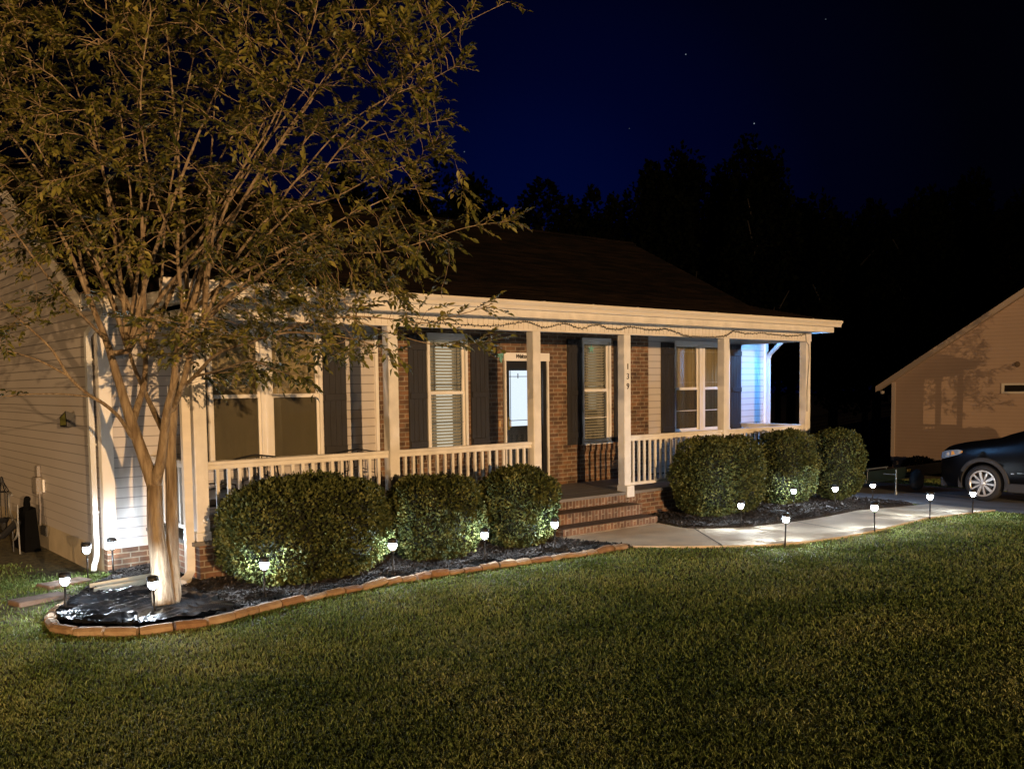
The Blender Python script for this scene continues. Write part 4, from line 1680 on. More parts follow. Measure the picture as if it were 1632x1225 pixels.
LIMBS = [
    # trunk: left stem, fork, and the darker right stem behind it
    [(261, 962, 0, .104), (255, 900, 0, .086), (248, 840, 0, .076), (246, 775, 0, .068)],
    [(276, 960, .10, .082), (275, 890, .12, .062), (274, 820, .13, .058), (273, 760, .12, .054), (272, 705, .1, .05), (276, 660, .15, .045), (279, 610, .25, .04), (286, 560, .35, .034), (300, 500, .5, .028), (318, 440, .65, .02), (335, 380, .8, .014)],
    [(246, 775, 0, .066), (228, 725, -.02, .055), (212, 680, -.05, .050), (199, 640, -.08, .042), (184, 590, -.12, .036), (170, 545, -.15, .030), (150, 495, -.2, .024), (128, 440, -.25, .019), (108, 395, -.3, .015), (85, 350, -.3, .011)],
    [(246, 775, .0, .058), (256, 735, -.08, .046), (262, 690, -.12, .042), (266, 655, -.2, .036), (276, 615, -.3, .033), (281, 570, -.35, .028), (292, 510, -.4, .023), (287, 455, -.5, .018), (283, 400, -.5, .014), (290, 345, -.5, .011), (322, 305, -.5, .009), (350, 255, -.5, .008), (380, 200, -.5, .006)],
    [(210, 676, -.04, .036), (220, 645, .1, .032), (230, 610, .25, .028), (232, 560, .4, .022), (226, 500, .5, .018), (205, 430, .6, .014), (180, 360, .7, .010), (165, 300, .7, .008)],
    [(262, 690, -.10, .030), (245, 655, .2, .026), (230, 622, .4, .022), (212, 580, .6, .018), (195, 520, .8, .014), (170, 450, .9, .010)],
    # low branch sweeping left
    [(212, 700, -.05, .022), (190, 665, -.25, .018), (165, 643, -.4, .016), (140, 628, -.5, .015), (110, 600, -.65, .013), (85, 560, -.75, .011), (55, 530, -.85, .009), (20, 500, -.95, .007)],
    [(139, 632, -.5, .010), (100, 628, -.7, .008), (50, 628, -.9, .006), (5, 632, -1.0, .004)],
    [(110, 600, -.65, .010), (60, 574, -.8, .008), (0, 556, -1.0, .006), (-60, 545, -1.1, .004)],
    # right side scaffold
    [(276, 650, -.1, .032), (292, 610, -.3, .028), (305, 560, -.45, .024), (325, 510, -.55, .020), (352, 455, -.6, .017), (380, 405, -.65, .014), (412, 365, -.7, .012), (440, 335, -.75, .010), (470, 290, -.8, .008), (520, 262, -.85, .006), (585, 255, -.9, .004)],
    [(325, 510, -.55, .016), (365, 470, -.8, .013), (420, 435, -1.0, .011), (480, 415, -1.1, .009), (545, 405, -1.2, .007), (620, 400, -1.25, .006), (690, 380, -1.3, .005), (745, 362, -1.35, .004), (812, 352, -1.4, .003)],
    [(352, 455, -.6, .012), (400, 400, -.4, .010), (450, 350, -.3, .009), (495, 300, -.3, .008), (540, 240, -.3, .007), (600, 180, -.3, .006), (660, 110, -.3, .005), (720, 50, -.3, .004), (810, 3, -.3, .003)],
    [(283, 400, -.5, .012), (330, 350, -.9, .010), (380, 280, -1.1, .008), (430, 200, -1.2, .007), (470, 120, -1.3, .006), (500, 40, -1.3, .005), (515, -60, -1.3, .004)],
    [(292, 510, -.4, .014), (310, 440, -.1, .012), (340, 360, .1, .010), (400, 270, .3, .008), (450, 170, .4, .007), (480, 60, .4, .006), (500, -80, .4, .004)],
    [(278, 630, .2, .022), (310, 600, -.5, .017), (345, 565, -.9, .014), (400, 545, -1.2, .011), (460, 530, -1.4, .009), (530, 535, -1.6, .007), (580, 545, -1.7, .005), (625, 560, -1.8, .003)],
    [(310, 600, -.5, .013), (350, 590, -.9, .010), (400, 575, -1.2, .008), (440, 590, -1.4, .005), (480, 600, -1.5, .003)],
    [(400, 545, -1.2, .009), (470, 520, -1.35, .008), (550, 505, -1.45, .007), (620, 508, -1.5, .006), (680, 515, -1.5, .005), (720, 505, -1.5, .004), (778, 488, -1.5, .003)],
    [(550, 505, -1.45, .006), (620, 530, -1.5, .005), (700, 550, -1.6, .004), (772, 545, -1.65, .003)],
    # upward and left
    [(150, 495, -.2, .018), (130, 420, .1, .014), (115, 340, .3, .011), (90, 250, .4, .009), (60, 150, .5, .007), (40, 60, .5, .006), (20, -60, .5, .004)],
    [(170, 545, -.15, .016), (110, 480, -.6, .013), (60, 420, -.8, .010), (10, 350, -.9, .008), (-50, 280, -1.0, .006), (-110, 200, -1.0, .004)],
    [(205, 430, .6, .012), (210, 340, .4, .010), (200, 240, .2, .008), (180, 130, .0, .007), (170, 30, -.1, .006), (165, -90, -.1, .004)],
    [(232, 560, .4, .014), (255, 470, .2, .012), (262, 380, 0, .010), (275, 280, -.2, .009), (290, 180, -.2, .007), (310, 80, -.2, .006), (320, -60, -.2, .004)],
    [(283, 400, -.5, .010), (250, 320, -.9, .008), (230, 230, -1.2, .007), (225, 130, -1.3, .006), (240, 20, -1.3, .005)],
    [(318, 440, .65, .012), (360, 370, .5, .010), (420, 320, .2, .008), (500, 290, -.3, .006), (560, 300, -.6, .004)],
    [(440, 335, -.75, .008), (520, 320, -.9, .007), (590, 285, -1.0, .005), (650, 262, -1.0, .004), (700, 245, -1.0, .003)],
    [(470, 290, -.8, .007), (540, 210, -.9, .006), (610, 160, -1.0, .005), (680, 130, -1.0, .004), (735, 100, -1.0, .003)],
    [(540, 240, -.3, .006), (610, 215, -.5, .005), (660, 200, -.6, .004), (722, 188, -.7, .003)],
]
for k_, (ex_, ey_, ed_) in enumerate(((30, 180, -.6), (95, 60, .5), (150, 190, -1.0), (215, 60, .7), (262, 10, -.7), (345, 120, .6), (395, 30, -.9), (445, 140, .2), (520, 120, -.9), (560, 50, .5),
                                     (610, 10, -.4), (350, 300, -1.2), (470, 240, -1.2), (575, 330, -.6), (650, 300, -.3), (120, 330, -.9), (60, 260, .3), (-60, 120, -.5), (250, 250, 1.0), (420, 260, 1.1))):
    sx_, sy_, so_ = ((205, 560, -.1), (286, 560, -.3), (300, 500, -.4), (232, 560, .4), (300, 500, .5), (325, 510, -.55))[k_ % 6 if ex_ > 250 else (k_ % 2) * 3]
    P_ = []
    for t_ in (0, .25, .5, .75, 1.0):
        w_ = t_ ** 1.25
        P_.append((sx_ + (ex_ - sx_) * w_, sy_ + (ey_ - sy_) * t_, so_ + (ed_ - so_) * w_,   .021 * (1 - t_) + .0035))
    LIMBS.append(P_)
CROWN = [(-260, -260), (-330, 0), (-320, 300), (-230, 470), (-120, 560), (0, 560), (60, 500), (150, 470), (200, 560), (262, 585), (330, 610), (420, 600), (470, 570),
         (500, 590), (600, 580), (620, 540), (560, 500), (640, 500), (700, 505), (720, 480), (640, 470), (660, 440), (735, 400), (770, 350), (700, 335), (620, 355), (560, 350),
         (505, 330), (520, 300), (610, 282), (680, 255), (700, 220), (690, 165), (705, 110), (690, 60), (740, 25), (700, -60), (560, -220), (300, -330)]


def space_colonise():
    rng = np.random.default_rng(5)
    pos, par, lock = [], [], []
    for L_ in LIMBS:
        P = limb(L_)
        # join the limb's start to the nearest existing node
        if pos:
            A = np.array(pos)
            d = np.linalg.norm(A - np.array(P[0][:3]), axis=1)
            prev = int(d.argmin())
        else:
            prev = -1
        for q in P:
            pos.append(q[:3])
            par.append(prev)
            lock.append(q[3])
            prev = len(pos) - 1
    # attractors
    n = 4600
    A = []

    poly = CROWN
    while len(A) < n:
        px = rng.uniform(-330, 790, 4000)
        py = rng.uniform(-330, 615, 4000)
        k = inside(poly, px, py)
        px, py = px[k], py[k]
        cxp, w_ = 215, 520
        q = np.clip(1 - ((px - cxp) / w_) ** 2, .06, 1) ** .5
        dep = rng.uniform(-1, 1, len(px)) * 2.0 * q
        # right-hand branches lean towards the camera, away from the porch
        dep = dep - np.clip((px - 330) / 400, 0, 1) * .55 - .2
        for a, b, c in zip(px, py, dep):
            p = at(a, b, D0 + c)
            if p[0] > -.75 and p[1] > -.62 and p[2] < 2.95 + max(0, p[1] + .35) * .5:
                continue
            if p[1] > 1.3 and p[2] < 3.2 + .5 * max(0, p[1] - 1.1):
                continue
            if p[1] > 1.1 and p[2] < 2.95 + .51 * (p[1] - 1.1):
                continue
            if a < 150 and 290 < b < 480 and rng.uniform() < .6:
                continue
            if b > 430 and rng.uniform() < .5:
                continue
            if noise.noise(Vector(p) * 1.3) < .0 and rng.uniform() < .8:
                continue
            A.append(p)
    A = np.array(A[:n])
    pos = [np.array(p, float) for p in pos]
    STEP, KILL = .085, .155
    Pn = np.array(pos)
    alive = np.ones(len(A), bool)
    nearest = np.zeros(len(A), int)
    nd_ = np.full(len(A), 1e9)
    for i0 in range(0, len(Pn)):
        pass
    D = np.linalg.norm(A[:, None, :] - Pn[None, :, :], axis=2)
    nearest = D.argmin(1)
    nd_ = D.min(1)
    alive &= nd_ > KILL
    for it in range(60):
        act = alive & (nd_ < 1.6)
        if not act.any():
            break
        ids = np.unique(nearest[act])
        new = []
        Pa = np.array(pos)
        for i in ids:
            m_ = act & (nearest == i)
            v = A[m_] - Pa[i]
            v /= np.linalg.norm(v, axis=1, keepdims=True)
            d = v.mean(0) + np.array([0, 0, .06]) + rng.normal(0, .12, 3)
            if par[i] >= 0:
                b = Pa[i] - Pa[par[i]]
                d = d + .35 * b / (np.linalg.norm(b) + 1e-9)
            d /= np.linalg.norm(d) + 1e-9
            new.append((i, Pa[i] + d * STEP))
        k0 = len(pos)
        for i, p in new:
            pos.append(p)
            par.append(int(i))
            lock.append(0)
        NP = np.array([p for _, p in new])
        D = np.linalg.norm(A[:, None, :] - NP[None, :, :], axis=2)
        j = D.argmin(1)
        dm = D.min(1)
        bt = dm < nd_
        nearest[bt] = j[bt] + k0
        nd_[bt] = dm[bt]
        alive &= nd_ > KILL
        if len(pos) > 20000:
            break
    return np.array(pos), np.array(par), np.array(lock)


TP, TPAR, TL = space_colonise()
nT = len(TP)
kids = [[] for _ in range(nT)]
for i, p in enumerate(TPAR):
    if p >= 0:
        kids[p].append(i)
rad = np.zeros(nT)
for i in range(nT - 1, -1, -1):
    pass
order = sorted(range(nT), key=lambda i: -i)
acc = np.zeros(nT)
for i in order:           # children always have a larger index
    r_ = .0022 ** 2.3 if not kids[i] else sum(acc[k] for k in kids[i])
    acc[i] = r_
rad = acc ** (1 / 2.3)
rad = np.where(TL > 0, TL, np.minimum(rad, .012))
rad = np.maximum(rad, .0021)
tree = thing('crape_myrtle', 'multi-stemmed crape myrtle with smooth peeling bark at the left end of the bed', 'tree', tuple(at(268, 960, D0)))
# chains
chains = []
seen = np.zeros(nT, bool)
starts = [i for i in range(nT) if TPAR[i] < 0]
stack = [(s, -1) for s in starts]
while stack:
    i, pp = stack.pop()
    ch = [pp, i] if pp >= 0 else [i]
    while kids[i]:
        ks = sorted(kids[i], key=lambda k: -rad[k])
        for k in ks[1:]:
            stack.append((k, i))
        i = ks[0]
        ch.append(i)
    if len(ch) > 1:
        chains.append(ch)
tb = MB()
fb = MB()
for ch in chains:
    rr = [rad[k] for k in ch]
    if len(rr) > 2 and TL[ch[0]] > 0 and TL[ch[1]] == 0:
        rr[0] = rr[1]
    if TL[ch[0]] > 0 and TL[ch[1]] > 0:
        rr[0] = max(rr[1], min(rr[0], rr[1] * 1.15))
    big = max(rr) > .02
    pts = [TP[k] + (np.array([noise.noise(Vector(TP[k] * 2.5)), noise.noise(Vector(TP[k] * 2.5 + 7)), 0]) * .012 if not big else 0) for k in ch]
    tgt = tb if max(rr) > .0045 else fb
    tgt.tube(pts, rr, 12 if big else (6 if max(rr) > .006 else 4), cap=big)
tr_o = tb.build('trunk_and_limbs', M_bark, tree, smooth=True)
fb.build('twigs', mat('twig_bark', (.28, .20, .12), .8, var=.2, scale=10), tree)
# root flare with a few bumps
# leaves on thin nodes
rng = np.random.default_rng(9)
tw = np.array([i for i in range(nT) if rad[i] < .0062 and TPAR[i] >= 0])
d_ = TP[tw] - TP[TPAR[tw]]
d_ /= np.linalg.norm(d_, axis=1, keepdims=True) + 1e-9
tipness = np.array([1.0 if not kids[i] else .6 for i in tw])
# short leafy shoots: leaves sit in two ranks along each shoot
ctr_ = at(230, 300, D0)
wt_ = tipness * np.where(rad[tw] < .0036, 1, .45) * np.where(TL[tw] > 0, 2.2, 1)
base_i = rng.choice(len(tw), size=int(len(tw) * .86), p=wt_ / wt_.sum())
ns = len(base_i)
B = TP[tw][base_i]
bd0 = d_[base_i]
side = rng.normal(0, 1, (ns, 3))
side -= bd0 * (side * bd0).sum(1)[:, None]
side /= np.linalg.norm(side, axis=1, keepdims=True) + 1e-9
out_ = B - ctr_
out_ /= np.linalg.norm(out_, axis=1, keepdims=True) + 1e-9
sd = bd0 * .8 + side * .75 + out_ * .35 + rng.normal(0, .12, (ns, 3))
sd /= np.linalg.norm(sd, axis=1, keepdims=True)
SLn = rng.uniform(.10, .23, ns)
K = 10
tt = (np.arange(K) + .6) / K
sagv = rng.uniform(.02, .12, ns)
Pl = B[:, None, :] + sd[:, None, :] * (SLn[:, None] * tt[None, :])[..., None]
Pl[..., 2] -= (SLn * sagv)[:, None] * 1.6 * tt[None, :] ** 2
# the shoots themselves
sh = MB()
for q_ in range(ns):
    sh.tube([B[q_], Pl[q_, 4], Pl[q_, 9]], [.0020, .0016, .0009], 3, cap=False)
sh.build('shoots', MATS['twig_bark'], tree)
up0 = np.array([0, 0, 1.0]) + rng.normal(0, .28, (ns, 3))
lat = np.cross(sd, up0)
lat /= np.linalg.norm(lat, axis=1, keepdims=True) + 1e-9
sgn = np.where(np.arange(K) % 2 == 0, 1.0, -1.0)
LD = lat[:, None, :] * sgn[None, :, None] * .8 + sd[:, None, :] * .7 + rng.normal(0, .16, (ns, K, 3))
LD[:, K - 1] = sd + rng.normal(0, .1, (ns, 3))
keepm = rng.uniform(0, 1, (ns, K)) < .93
Pl = Pl[keepm]
ld = LD[keepm]
n = len(Pl)
ld /= np.linalg.norm(ld, axis=1, keepdims=True)
upv = np.array([0, 0, 1.0]) + rng.normal(0, .35, (n, 3))
s3 = np.cross(ld, upv)
s3 /= np.linalg.norm(s3, axis=1, keepdims=True) + 1e-9
nn3 = np.cross(s3, ld)
Ll = rng.uniform(.042, .080, n)[:, None]
Wl = Ll * rng.uniform(.17, .24, n)[:, None]
droop = rng.uniform(.05, .32, n)[:, None]
m1 = Pl + ld * Ll * .38 + nn3 * Ll * .06
tp = Pl + ld * Ll - nn3 * Ll * droop
mt = Pl + ld * Ll * .72 - nn3 * Ll * droop * .35
V = np.stack([Pl, m1 + s3 * Wl + nn3 * Wl * .3, mt + s3 * Wl * .8 + nn3 * Wl * .2, tp, mt - s3 * Wl * .8 + nn3 * Wl * .2, m1 - s3 * Wl + nn3 * Wl * .3, m1, mt], 1).reshape(-1, 3)
i8 = np.arange(n) * 8
F = np.concatenate([np.stack([i8, i8 + 1, i8 + 2, i8 + 7, ], 1), np.stack([i8, i8 + 7, i8 + 4, i8 + 5], 1), np.stack([i8 + 7, i8 + 2, i8 + 3, i8 + 4], 1)])
npmesh('leaves', V, F, M_leaf, tree)
print('TREE nodes', nT, 'leaves', n)

# ================================================================== STRING LIGHTS
SP = [(2.74, 2.52), (3.0, 2.49), (3.22, 2.455), (3.62, 2.45), (4.04, 2.445), (4.4, 2.48), (4.7, 2.52), (5.05, 2.452), (5.41, 2.52), (5.75, 2.462), (6.07, 2.53), (6.32, 2.47), (6.57, 2.48), (6.78, 2.515),
      (7.13, 2.49), (7.4, 2.488), (7.6, 2.505), (7.85, 2.46), (8.06, 2.42), (8.25, 2.408), (8.7, 2.405), (9.0, 2.42), (9.2, 2.46), (9.34, 2.52), (9.69, 2.49), (10.14, 2.51), (10.51, 2.49), (10.85, 2.485), (11.19, 2.49), (11.5, 2.525)]
pl = [(x, -.016, z) for x, z in smooth_line([(a, b) for a, b in SP], 4)]
pl2 = [(11.50, -.018, 2.52), (11.51, -.02, 2.40), (11.60, -.018, 2.33), (11.62, -.018, 2.1), (11.60, -.018, 1.9), (11.575, -.018, 1.7), (11.555, -.018, 1.5), (11.56, -.018, 1.25), (11.56, -.018, 1.1)]
sg = thing('string_lights', 'unlit string of small lights looped along the white porch beam and down the last post', 'string lights', (2.74, -.016, 2.52))
wm = MB()
wm.tube(pl, .0046, 5)
wm.tube(pl2, .005, 5)
wm.build('wire', M_wire, sg)
bb = MB()
for i in range(4, len(pl) - 1):
    x, y, z = pl[i]
    for t_ in (.2, .7):
        x2, y2, z2 = pl[i + 1]
        px_, pz_ = x + (x2 - x) * t_, z + (z2 - z) * t_
        s_ = random.choice((1, 1, -1))
        bb.tube([(px_, y, pz_), (px_ + random.uniform(-.006, .006), y - .004, pz_ + s_ * .014), (px_ + random.uniform(-.006, .006), y - .004, pz_ + s_ * .022)], [.007, .0065, .002], 5)
bo = bb.build('bulbs', M_wire, sg)
bo['kind'] = 'stuff'

# teal ornament left of the door, star ornament in the window
M_teal = mat('teal_ornament', (.16, .38, .33), .4, var=.25, scale=30)
om = MB()
oc = Vector((5.44, BY - .008, 2.10))
for a0, rr_, ww in ((R(35), .075, .04), (R(150), .07, .035), (R(-20), .06, .03), (R(-75), .095, .025)):
    d = Vector((math.cos(a0), 0, math.sin(a0)))
    q = Vector((-d.z, 0, d.x))
    vs = [oc, oc + d * rr_ * .45 + q * ww, oc + d * rr_ + q * ww * .4, oc + d * rr_ - q * ww * .3, oc + d * rr_ * .45 - q * ww]
    om.add([v + Vector((0, 0, 0)) for v in vs] + [v + Vector((0, -.012, 0)) for v in vs], [(0, 1, 2, 3, 4), (9, 8, 7, 6, 5)] + [(i, 5 + i, 5 + (i + 1) % 5, (i + 1) % 5) for i in range(5)])
om.lathe([(0, -.02), (.018, -.018), (.018, 0)], (oc.x, oc.y, oc.z), 12, 'y')
o = om.build('wall_ornament', M_teal, loc=(oc.x, oc.y, oc.z))
tag(o, 'small teal butterfly-like ornament on the brick left of the front door', 'ornament')
om = MB()
oc = Vector((7.42, BY - .022, 2.25))
vs = []
for k in range(10):
    a = R(90) + k * math.pi / 5
    r_ = .085 if k % 2 == 0 else .03
    vs.append(oc + Vector((math.cos(a) * r_, 0, math.sin(a) * r_)))
om.add(vs + [v + Vector((0, -.008, 0)) for v in vs], [tuple(range(10)), tuple(range(10, 20))[::-1]] + [(i, 10 + i, 10 + (i + 1) % 10, (i + 1) % 10) for i in range(10)])
o = om.build('star_ornament', M_teal, loc=(oc.x, oc.y, oc.z))
tag(o, 'small pale green star hung at the top of the window right of the door', 'ornament')


# ================================================================== PORCH FURNITURE
def patio_chair(x, y, rz, label, group, sc_=1.0):
    root = thing('patio_chair', label, 'chair', (0, 0, 0), group)
    f = MB()
    w, d = .29, .27
    for s_ in (-1, 1):
        f.tube([(s_ * w, -d, 0), (s_ * w, -d, .42), (s_ * w, -d + .02, .62), (s_ * w, .02, .66), (s_ * w, d, .62)], .012, 6)
        f.tube([(s_ * w, d + .05, 0), (s_ * w, d, .42), (s_ * w * .95, d + .10, .95)], .012, 6)
        f.tube([(s_ * w, -d, .40), (s_ * w, d, .40)], .011, 6)
    f.tube([(-w * .95, d + .10, .95), (0, d + .12, 1.0), (w * .95, d + .10, .95)], .012, 6)
    f.build('chair_frame', M_black, root)
    s = MB()
    s.bbox(-w + .01, w - .01, -d, d, .40, .425, .006)
    s.build('seat', mat('dark_sling', (.03, .028, .026), .7), root)
    b = MB()
    for k in range(7):
        xx = -w * .8 + k * w * 1.6 / 6
        b.tube([(xx, d + .01, .44), (xx + .03 * math.sin(k), d + .06, .70), (xx, d + .10, .97)], .007, 5)
    b.tube([(-w * .8, d + .03, .60), (0, d + .04, .72), (w * .8, d + .03, .60)], .007, 5)
    b.build('backrest', M_black, root)
    root.location = (x, y, .002)
    root.rotation_euler = (0, 0, rz)
    root.scale = (1, 1, .80)
    return root


c1 = patio_chair(.48, .62, R(75), 'dark metal patio chair behind the left porch rail beside the corner post', 'dark patio chairs on the left porch')
for x, y, a, lab in ((1.35, 1.02, R(5), 'dark metal patio chair under the double window, middle of the left porch'), (2.55, .95, R(-30), 'dark metal patio chair before the shutter near the second post')):
    c = copy_tree(c1)
    c.location = (x, y, .002)
    c.rotation_euler = (0, 0, a)
    c['label'] = lab
# ================================================================== THINGS BY THE GABLE WALL
bx = thing('hose_cabinet', 'black covered box with a hose looped over it against the left gable wall', 'hose box', (-.75, 4.55, -.46))
zb = float(gz(-.95, 4.5))
p = MB()
p.add([(-.80, 4.28, zb), (-.60, 4.28, zb), (-.60, 4.98, zb), (-.80, 4.98, zb), (-.76, 4.38, -.02), (-.62, 4.38, .02), (-.62, 4.85, .02), (-.76, 4.85, -.02)],
      [(0, 3, 2, 1), (4, 5, 6, 7), (0, 1, 5, 4), (1, 2, 6, 5), (2, 3, 7, 6), (3, 0, 4, 7)])
p.tube([(-.74, 4.45, -.04), (-.73, 4.38, .08), (-.72, 4.40, .15), (-.70, 4.62, .04)], [.04, .045, .045, .03], 10)
p.build('cover', mat('black_cover_cloth', (.004, .004, .004), .9, bump=.6, bscale=8, spec=.05), bx)
p = MB()
pts = []
for k in range(40):
    t_ = k / 39
    pts.append((-.90 + .03 * math.sin(t_ * 5), 4.45 + .35 * math.sin(t_ * 6) , .22 - .62 * t_ + .10 * math.sin(t_ * 11) * (1 - t_)))
p.tube(smooth_line(pts, 2), .014, 6)
p.tube([(-.88, 4.22, .10), (-.89, 4.20, -.1), (-.88, 4.21, zb)], .010, 6)
p.build('garden_hose', mat('pale_garden_hose', (.22, .21, .18), .5), bx)
p = MB()
p.tube([(-.85, 4.4, -.15), (-1.0, 4.6, -.35), (-1.3, 4.9, -.44), (-1.9, 5.3, -.46)], .05, 8)
p.build('drain_pipe', M_blackp, bx)
lk = thing('garden_lantern', 'black wire lantern on a short hooked stake left of the covered hose box', 'lantern', (-.95, 4.8, -.5))
p = MB()
cxl, cyl = -.95, 4.80
p.tube([(cxl + .05, cyl - .30, zb), (cxl + .05, cyl - .30, -.12), (cxl + .02, cyl - .1, -.12), (cxl, cyl, -.13)], .012, 6)
p.lathe([(0, -.34), (.04, -.30), (.05, -.2), (.09, -.13), (0, -.12)], (cxl, cyl, 0), 10)
p.build('stake', M_black, lk)
p = MB()
for k in range(6):
    a = k * math.pi / 3
    p.tube([(cxl + .085 * math.cos(a), cyl + .085 * math.sin(a), -.12), (cxl + .085 * math.cos(a), cyl + .085 * math.sin(a), .24), (cxl, cyl, .42)], .008, 5)
p.tube([(cxl + .085 * math.cos(k * math.pi / 6), cyl + .085 * math.sin(k * math.pi / 6), .24) for k in range(13)], .008, 5)
p.lathe([(0, .38), (.03, .37), (.02, .44), (0, .46)], (cxl, cyl, 0), 8)
p.build('lantern_cage', M_black, lk)

# ================================================================== NEIGHBOUR'S HOUSE
NX = 27.0
nh = thing('neighbour_house', 'neighbouring house with a plain tan gable wall lit by the street light', 'house', (NX, 0, -1.5))
nyb, nyf = 6.55, -6.6            # back and front corners of the gable wall
nyr = (nyb + nyf) / 2
NZE, NSL, NZB = 1.66, .62, -1.10
zr_ = NZE + NSL * (nyb - nyr)
M_nsid = mat('tan_neighbour_siding', (.44, .32, .235), .75, var=.04, scale=1.2)
nzt = lambda z, s: (nyf + max(0, z - NZE) / NSL) if s else (nyb - max(0, z - NZE) / NSL)
lap_shade(M_nsid, NZB, .115, .012, .72)
w = MB()
siding_y(w, lambda z: nzt(z, 1), lambda z: nzt(z, 0), NZB, zr_, NX, e=.115)
w.build('gable_wall', M_nsid, nh)
w = MB()
w.box(NX + .01, NX + 14, nyf + .01, nyb - .01, NZB, NZE)
w.add([(NX + .012, nyf, NZE), (NX + .012, nyb, NZE), (NX + .012, nyr, zr_)], [(0, 2, 1)])
w.build('wall_core', M_nsid, nh)
w = MB()
w.box(NX + .015, NX + 14.0, nyf + .02, nyb - .02, -3.0, NZB)
w.build('foundation', mat('tan_parged_base', (.30, .22, .15), .9, var=.15), nh)
w = MB()
w.box(NX - .03, NX + .0, nyb - .10, nyb + .03, NZB, NZE - .05)
w.build('corner_board', mat('neighbour_trim', (.55, .46, .38), .6), nh)
w = MB()
for s_ in (1, -1):
    ye = nyb + .45 if s_ == 1 else nyf - .45
    ze = NZE - NSL * .45 + .12
    slab(w, [(NX - .28, ye, ze), (NX + 14.3, ye, ze), (NX + 14.3, nyr, zr_ + .12), (NX - .28, nyr, zr_ + .12)], .12)
w.build('roof', M_shingle, nh)
w = MB()
for s_ in (1, -1):
    ye = nyb + .47 if s_ == 1 else nyf - .47
    ze = NZE - NSL * .47 + .11
    for x0, x1, dz0, dz1 in ((NX - .31, NX - .285, -.01, -.20), (NX - .283, NX - .01, -.15, -.165)):
        w.add([(x, y, z) for x in (x0, x1) for y, z in ((ye, ze + dz0), (nyr, zr_ + .11 + dz0), (nyr, zr_ + .11 + dz1), (ye, ze + dz1))],
              [(0, 1, 2, 3), (7, 6, 5, 4), (0, 4, 5, 1), (1, 5, 6, 2), (2, 6, 7, 3), (3, 7, 4, 0)])
w.build('rake_board', mat('neighbour_rake', (.42, .34, .27), .6), nh)
w = MB()
w.box(NX - .022, NX - .002, 1.0, 2.85, 1.275, 1.475)
wf = MB()
for (a, b, c, d) in ((.92, 2.93, 1.475, 1.54), (.92, 2.93, 1.21, 1.275), (2.85, 2.93, 1.275, 1.475), (.92, 1.0, 1.275, 1.475)):
    wf.box(NX - .045, NX - .001, a, b, c, d)
wfo = wf.build('window', mat('neighbour_window_trim', (.66, .60, .50), .6), nh)
w.build('pane', mat('dark_pane', (.02, .018, .015), .15), wfo)
w = MB()
w.box(NX - .012, NX + .0165, 5.72, 6.12, -.98 - .20, -.98 - .05)
w.build('foundation_vent', mat('dark_vent', (.02, .018, .015), .8), nh)
w = MB()
w.lathe([(0, -.06), (.07, -.05), (.09, 0)], (NX - .015, 2.48, 2.12), 14, 'x')
w.build('round_wall_fixture', mat('dim_fixture', (.12, .08, .05), .7), nh)
w = MB()
w.lathe([(0, -.09), (.06, -.06), (.08, 0.02), (0, .05)], (NX - .2, nyb + .28, NZE - .38), 12)
w.build('eave_floodlight', mat('fixture_grey', (.4, .37, .33), .5), nh)

# low bushes at the neighbour's wall
for i, (y, s_) in enumerate(((5.2, .42), (4.4, .34), (3.7, .38), (2.9, .33))):
    n_ = 1400
    u = RNG.normal(0, 1, (n_, 3))
    u /= np.linalg.norm(u, axis=1, keepdims=True)
    c0 = np.array([NX - .75, y, float(gz(NX - .7, y)) + s_ * .6])
    P = c0 + u * np.array([s_, s_ * 1.25, s_ * .8]) * RNG.uniform(.75, 1, n_)[:, None]
    V, F = leaf_quads(P, u, .09, .6)
    o = npmesh('foundation_bush', V, F, M_bgleaf, loc=(NX - .75, y, c0[2] - s_ * .6))
    tag(o, 'small dark bush, %s from the left along the tan neighbouring wall' % ORD[i], 'bush', "bushes along the neighbour's wall")

# wooden fence behind the driveway, between the two houses
fn = thing('wooden_fence', 'dark weathered board fence between the two houses', 'fence', (21, 8, -1.2))
p = MB()
for k in range(96):
    x = 13.2 + k * .145
    zz = float(gz(x, 8.6))
    p.box(x, x + .138, 8.6, 8.62, zz, .42 - (x - 13) * .06 + .012 * ((k * 7) % 5))
p.build('fence_boards', M_wood, fn)
for k in range(6):
    x = 13.3 + k * 2.7
    q = MB()
    q.box(x, x + .09, 8.625, 8.715, float(gz(x, 8.6)), .38 - (x - 13) * .06)
    q.build('fence_post', M_wood, fn)

# ================================================================== SUV
WX, WYF = 15.25, -1.62         # left side plane, front wheel centre
GZ = -.45 - .062 * (WX - 10) - .0
WR = .365
suv = thing('parked_suv', 'black parked suv with silver alloy front wheel, cut off by the right edge', 'car', (WX + .9, WYF - 1.3, GZ))


def bodyprof():
    """side profile: (s from nose backwards, z over ground) for hood/roof line"""
    top = [(-.93, .50), (-.96, .70), (-.93, .86), (-.80, .985), (-.50, 1.06), (0, 1.115), (.40, 1.15), (.62, 1.18), (1.05, 1.44), (1.40, 1.62), (1.9, 1.70), (2.6, 1.70), (3.2, 1.65), (3.55, 1.52), (3.72, 1.10), (3.75, .62), (3.70, .42)]
    return top


HW = .93
sts = [-.96, -.90, -.80, -.65, -.45, -.2, 0, .2, .4, .62, .85, 1.05, 1.4, 1.9, 2.6, 3.2, 3.5, 3.66, 3.75]


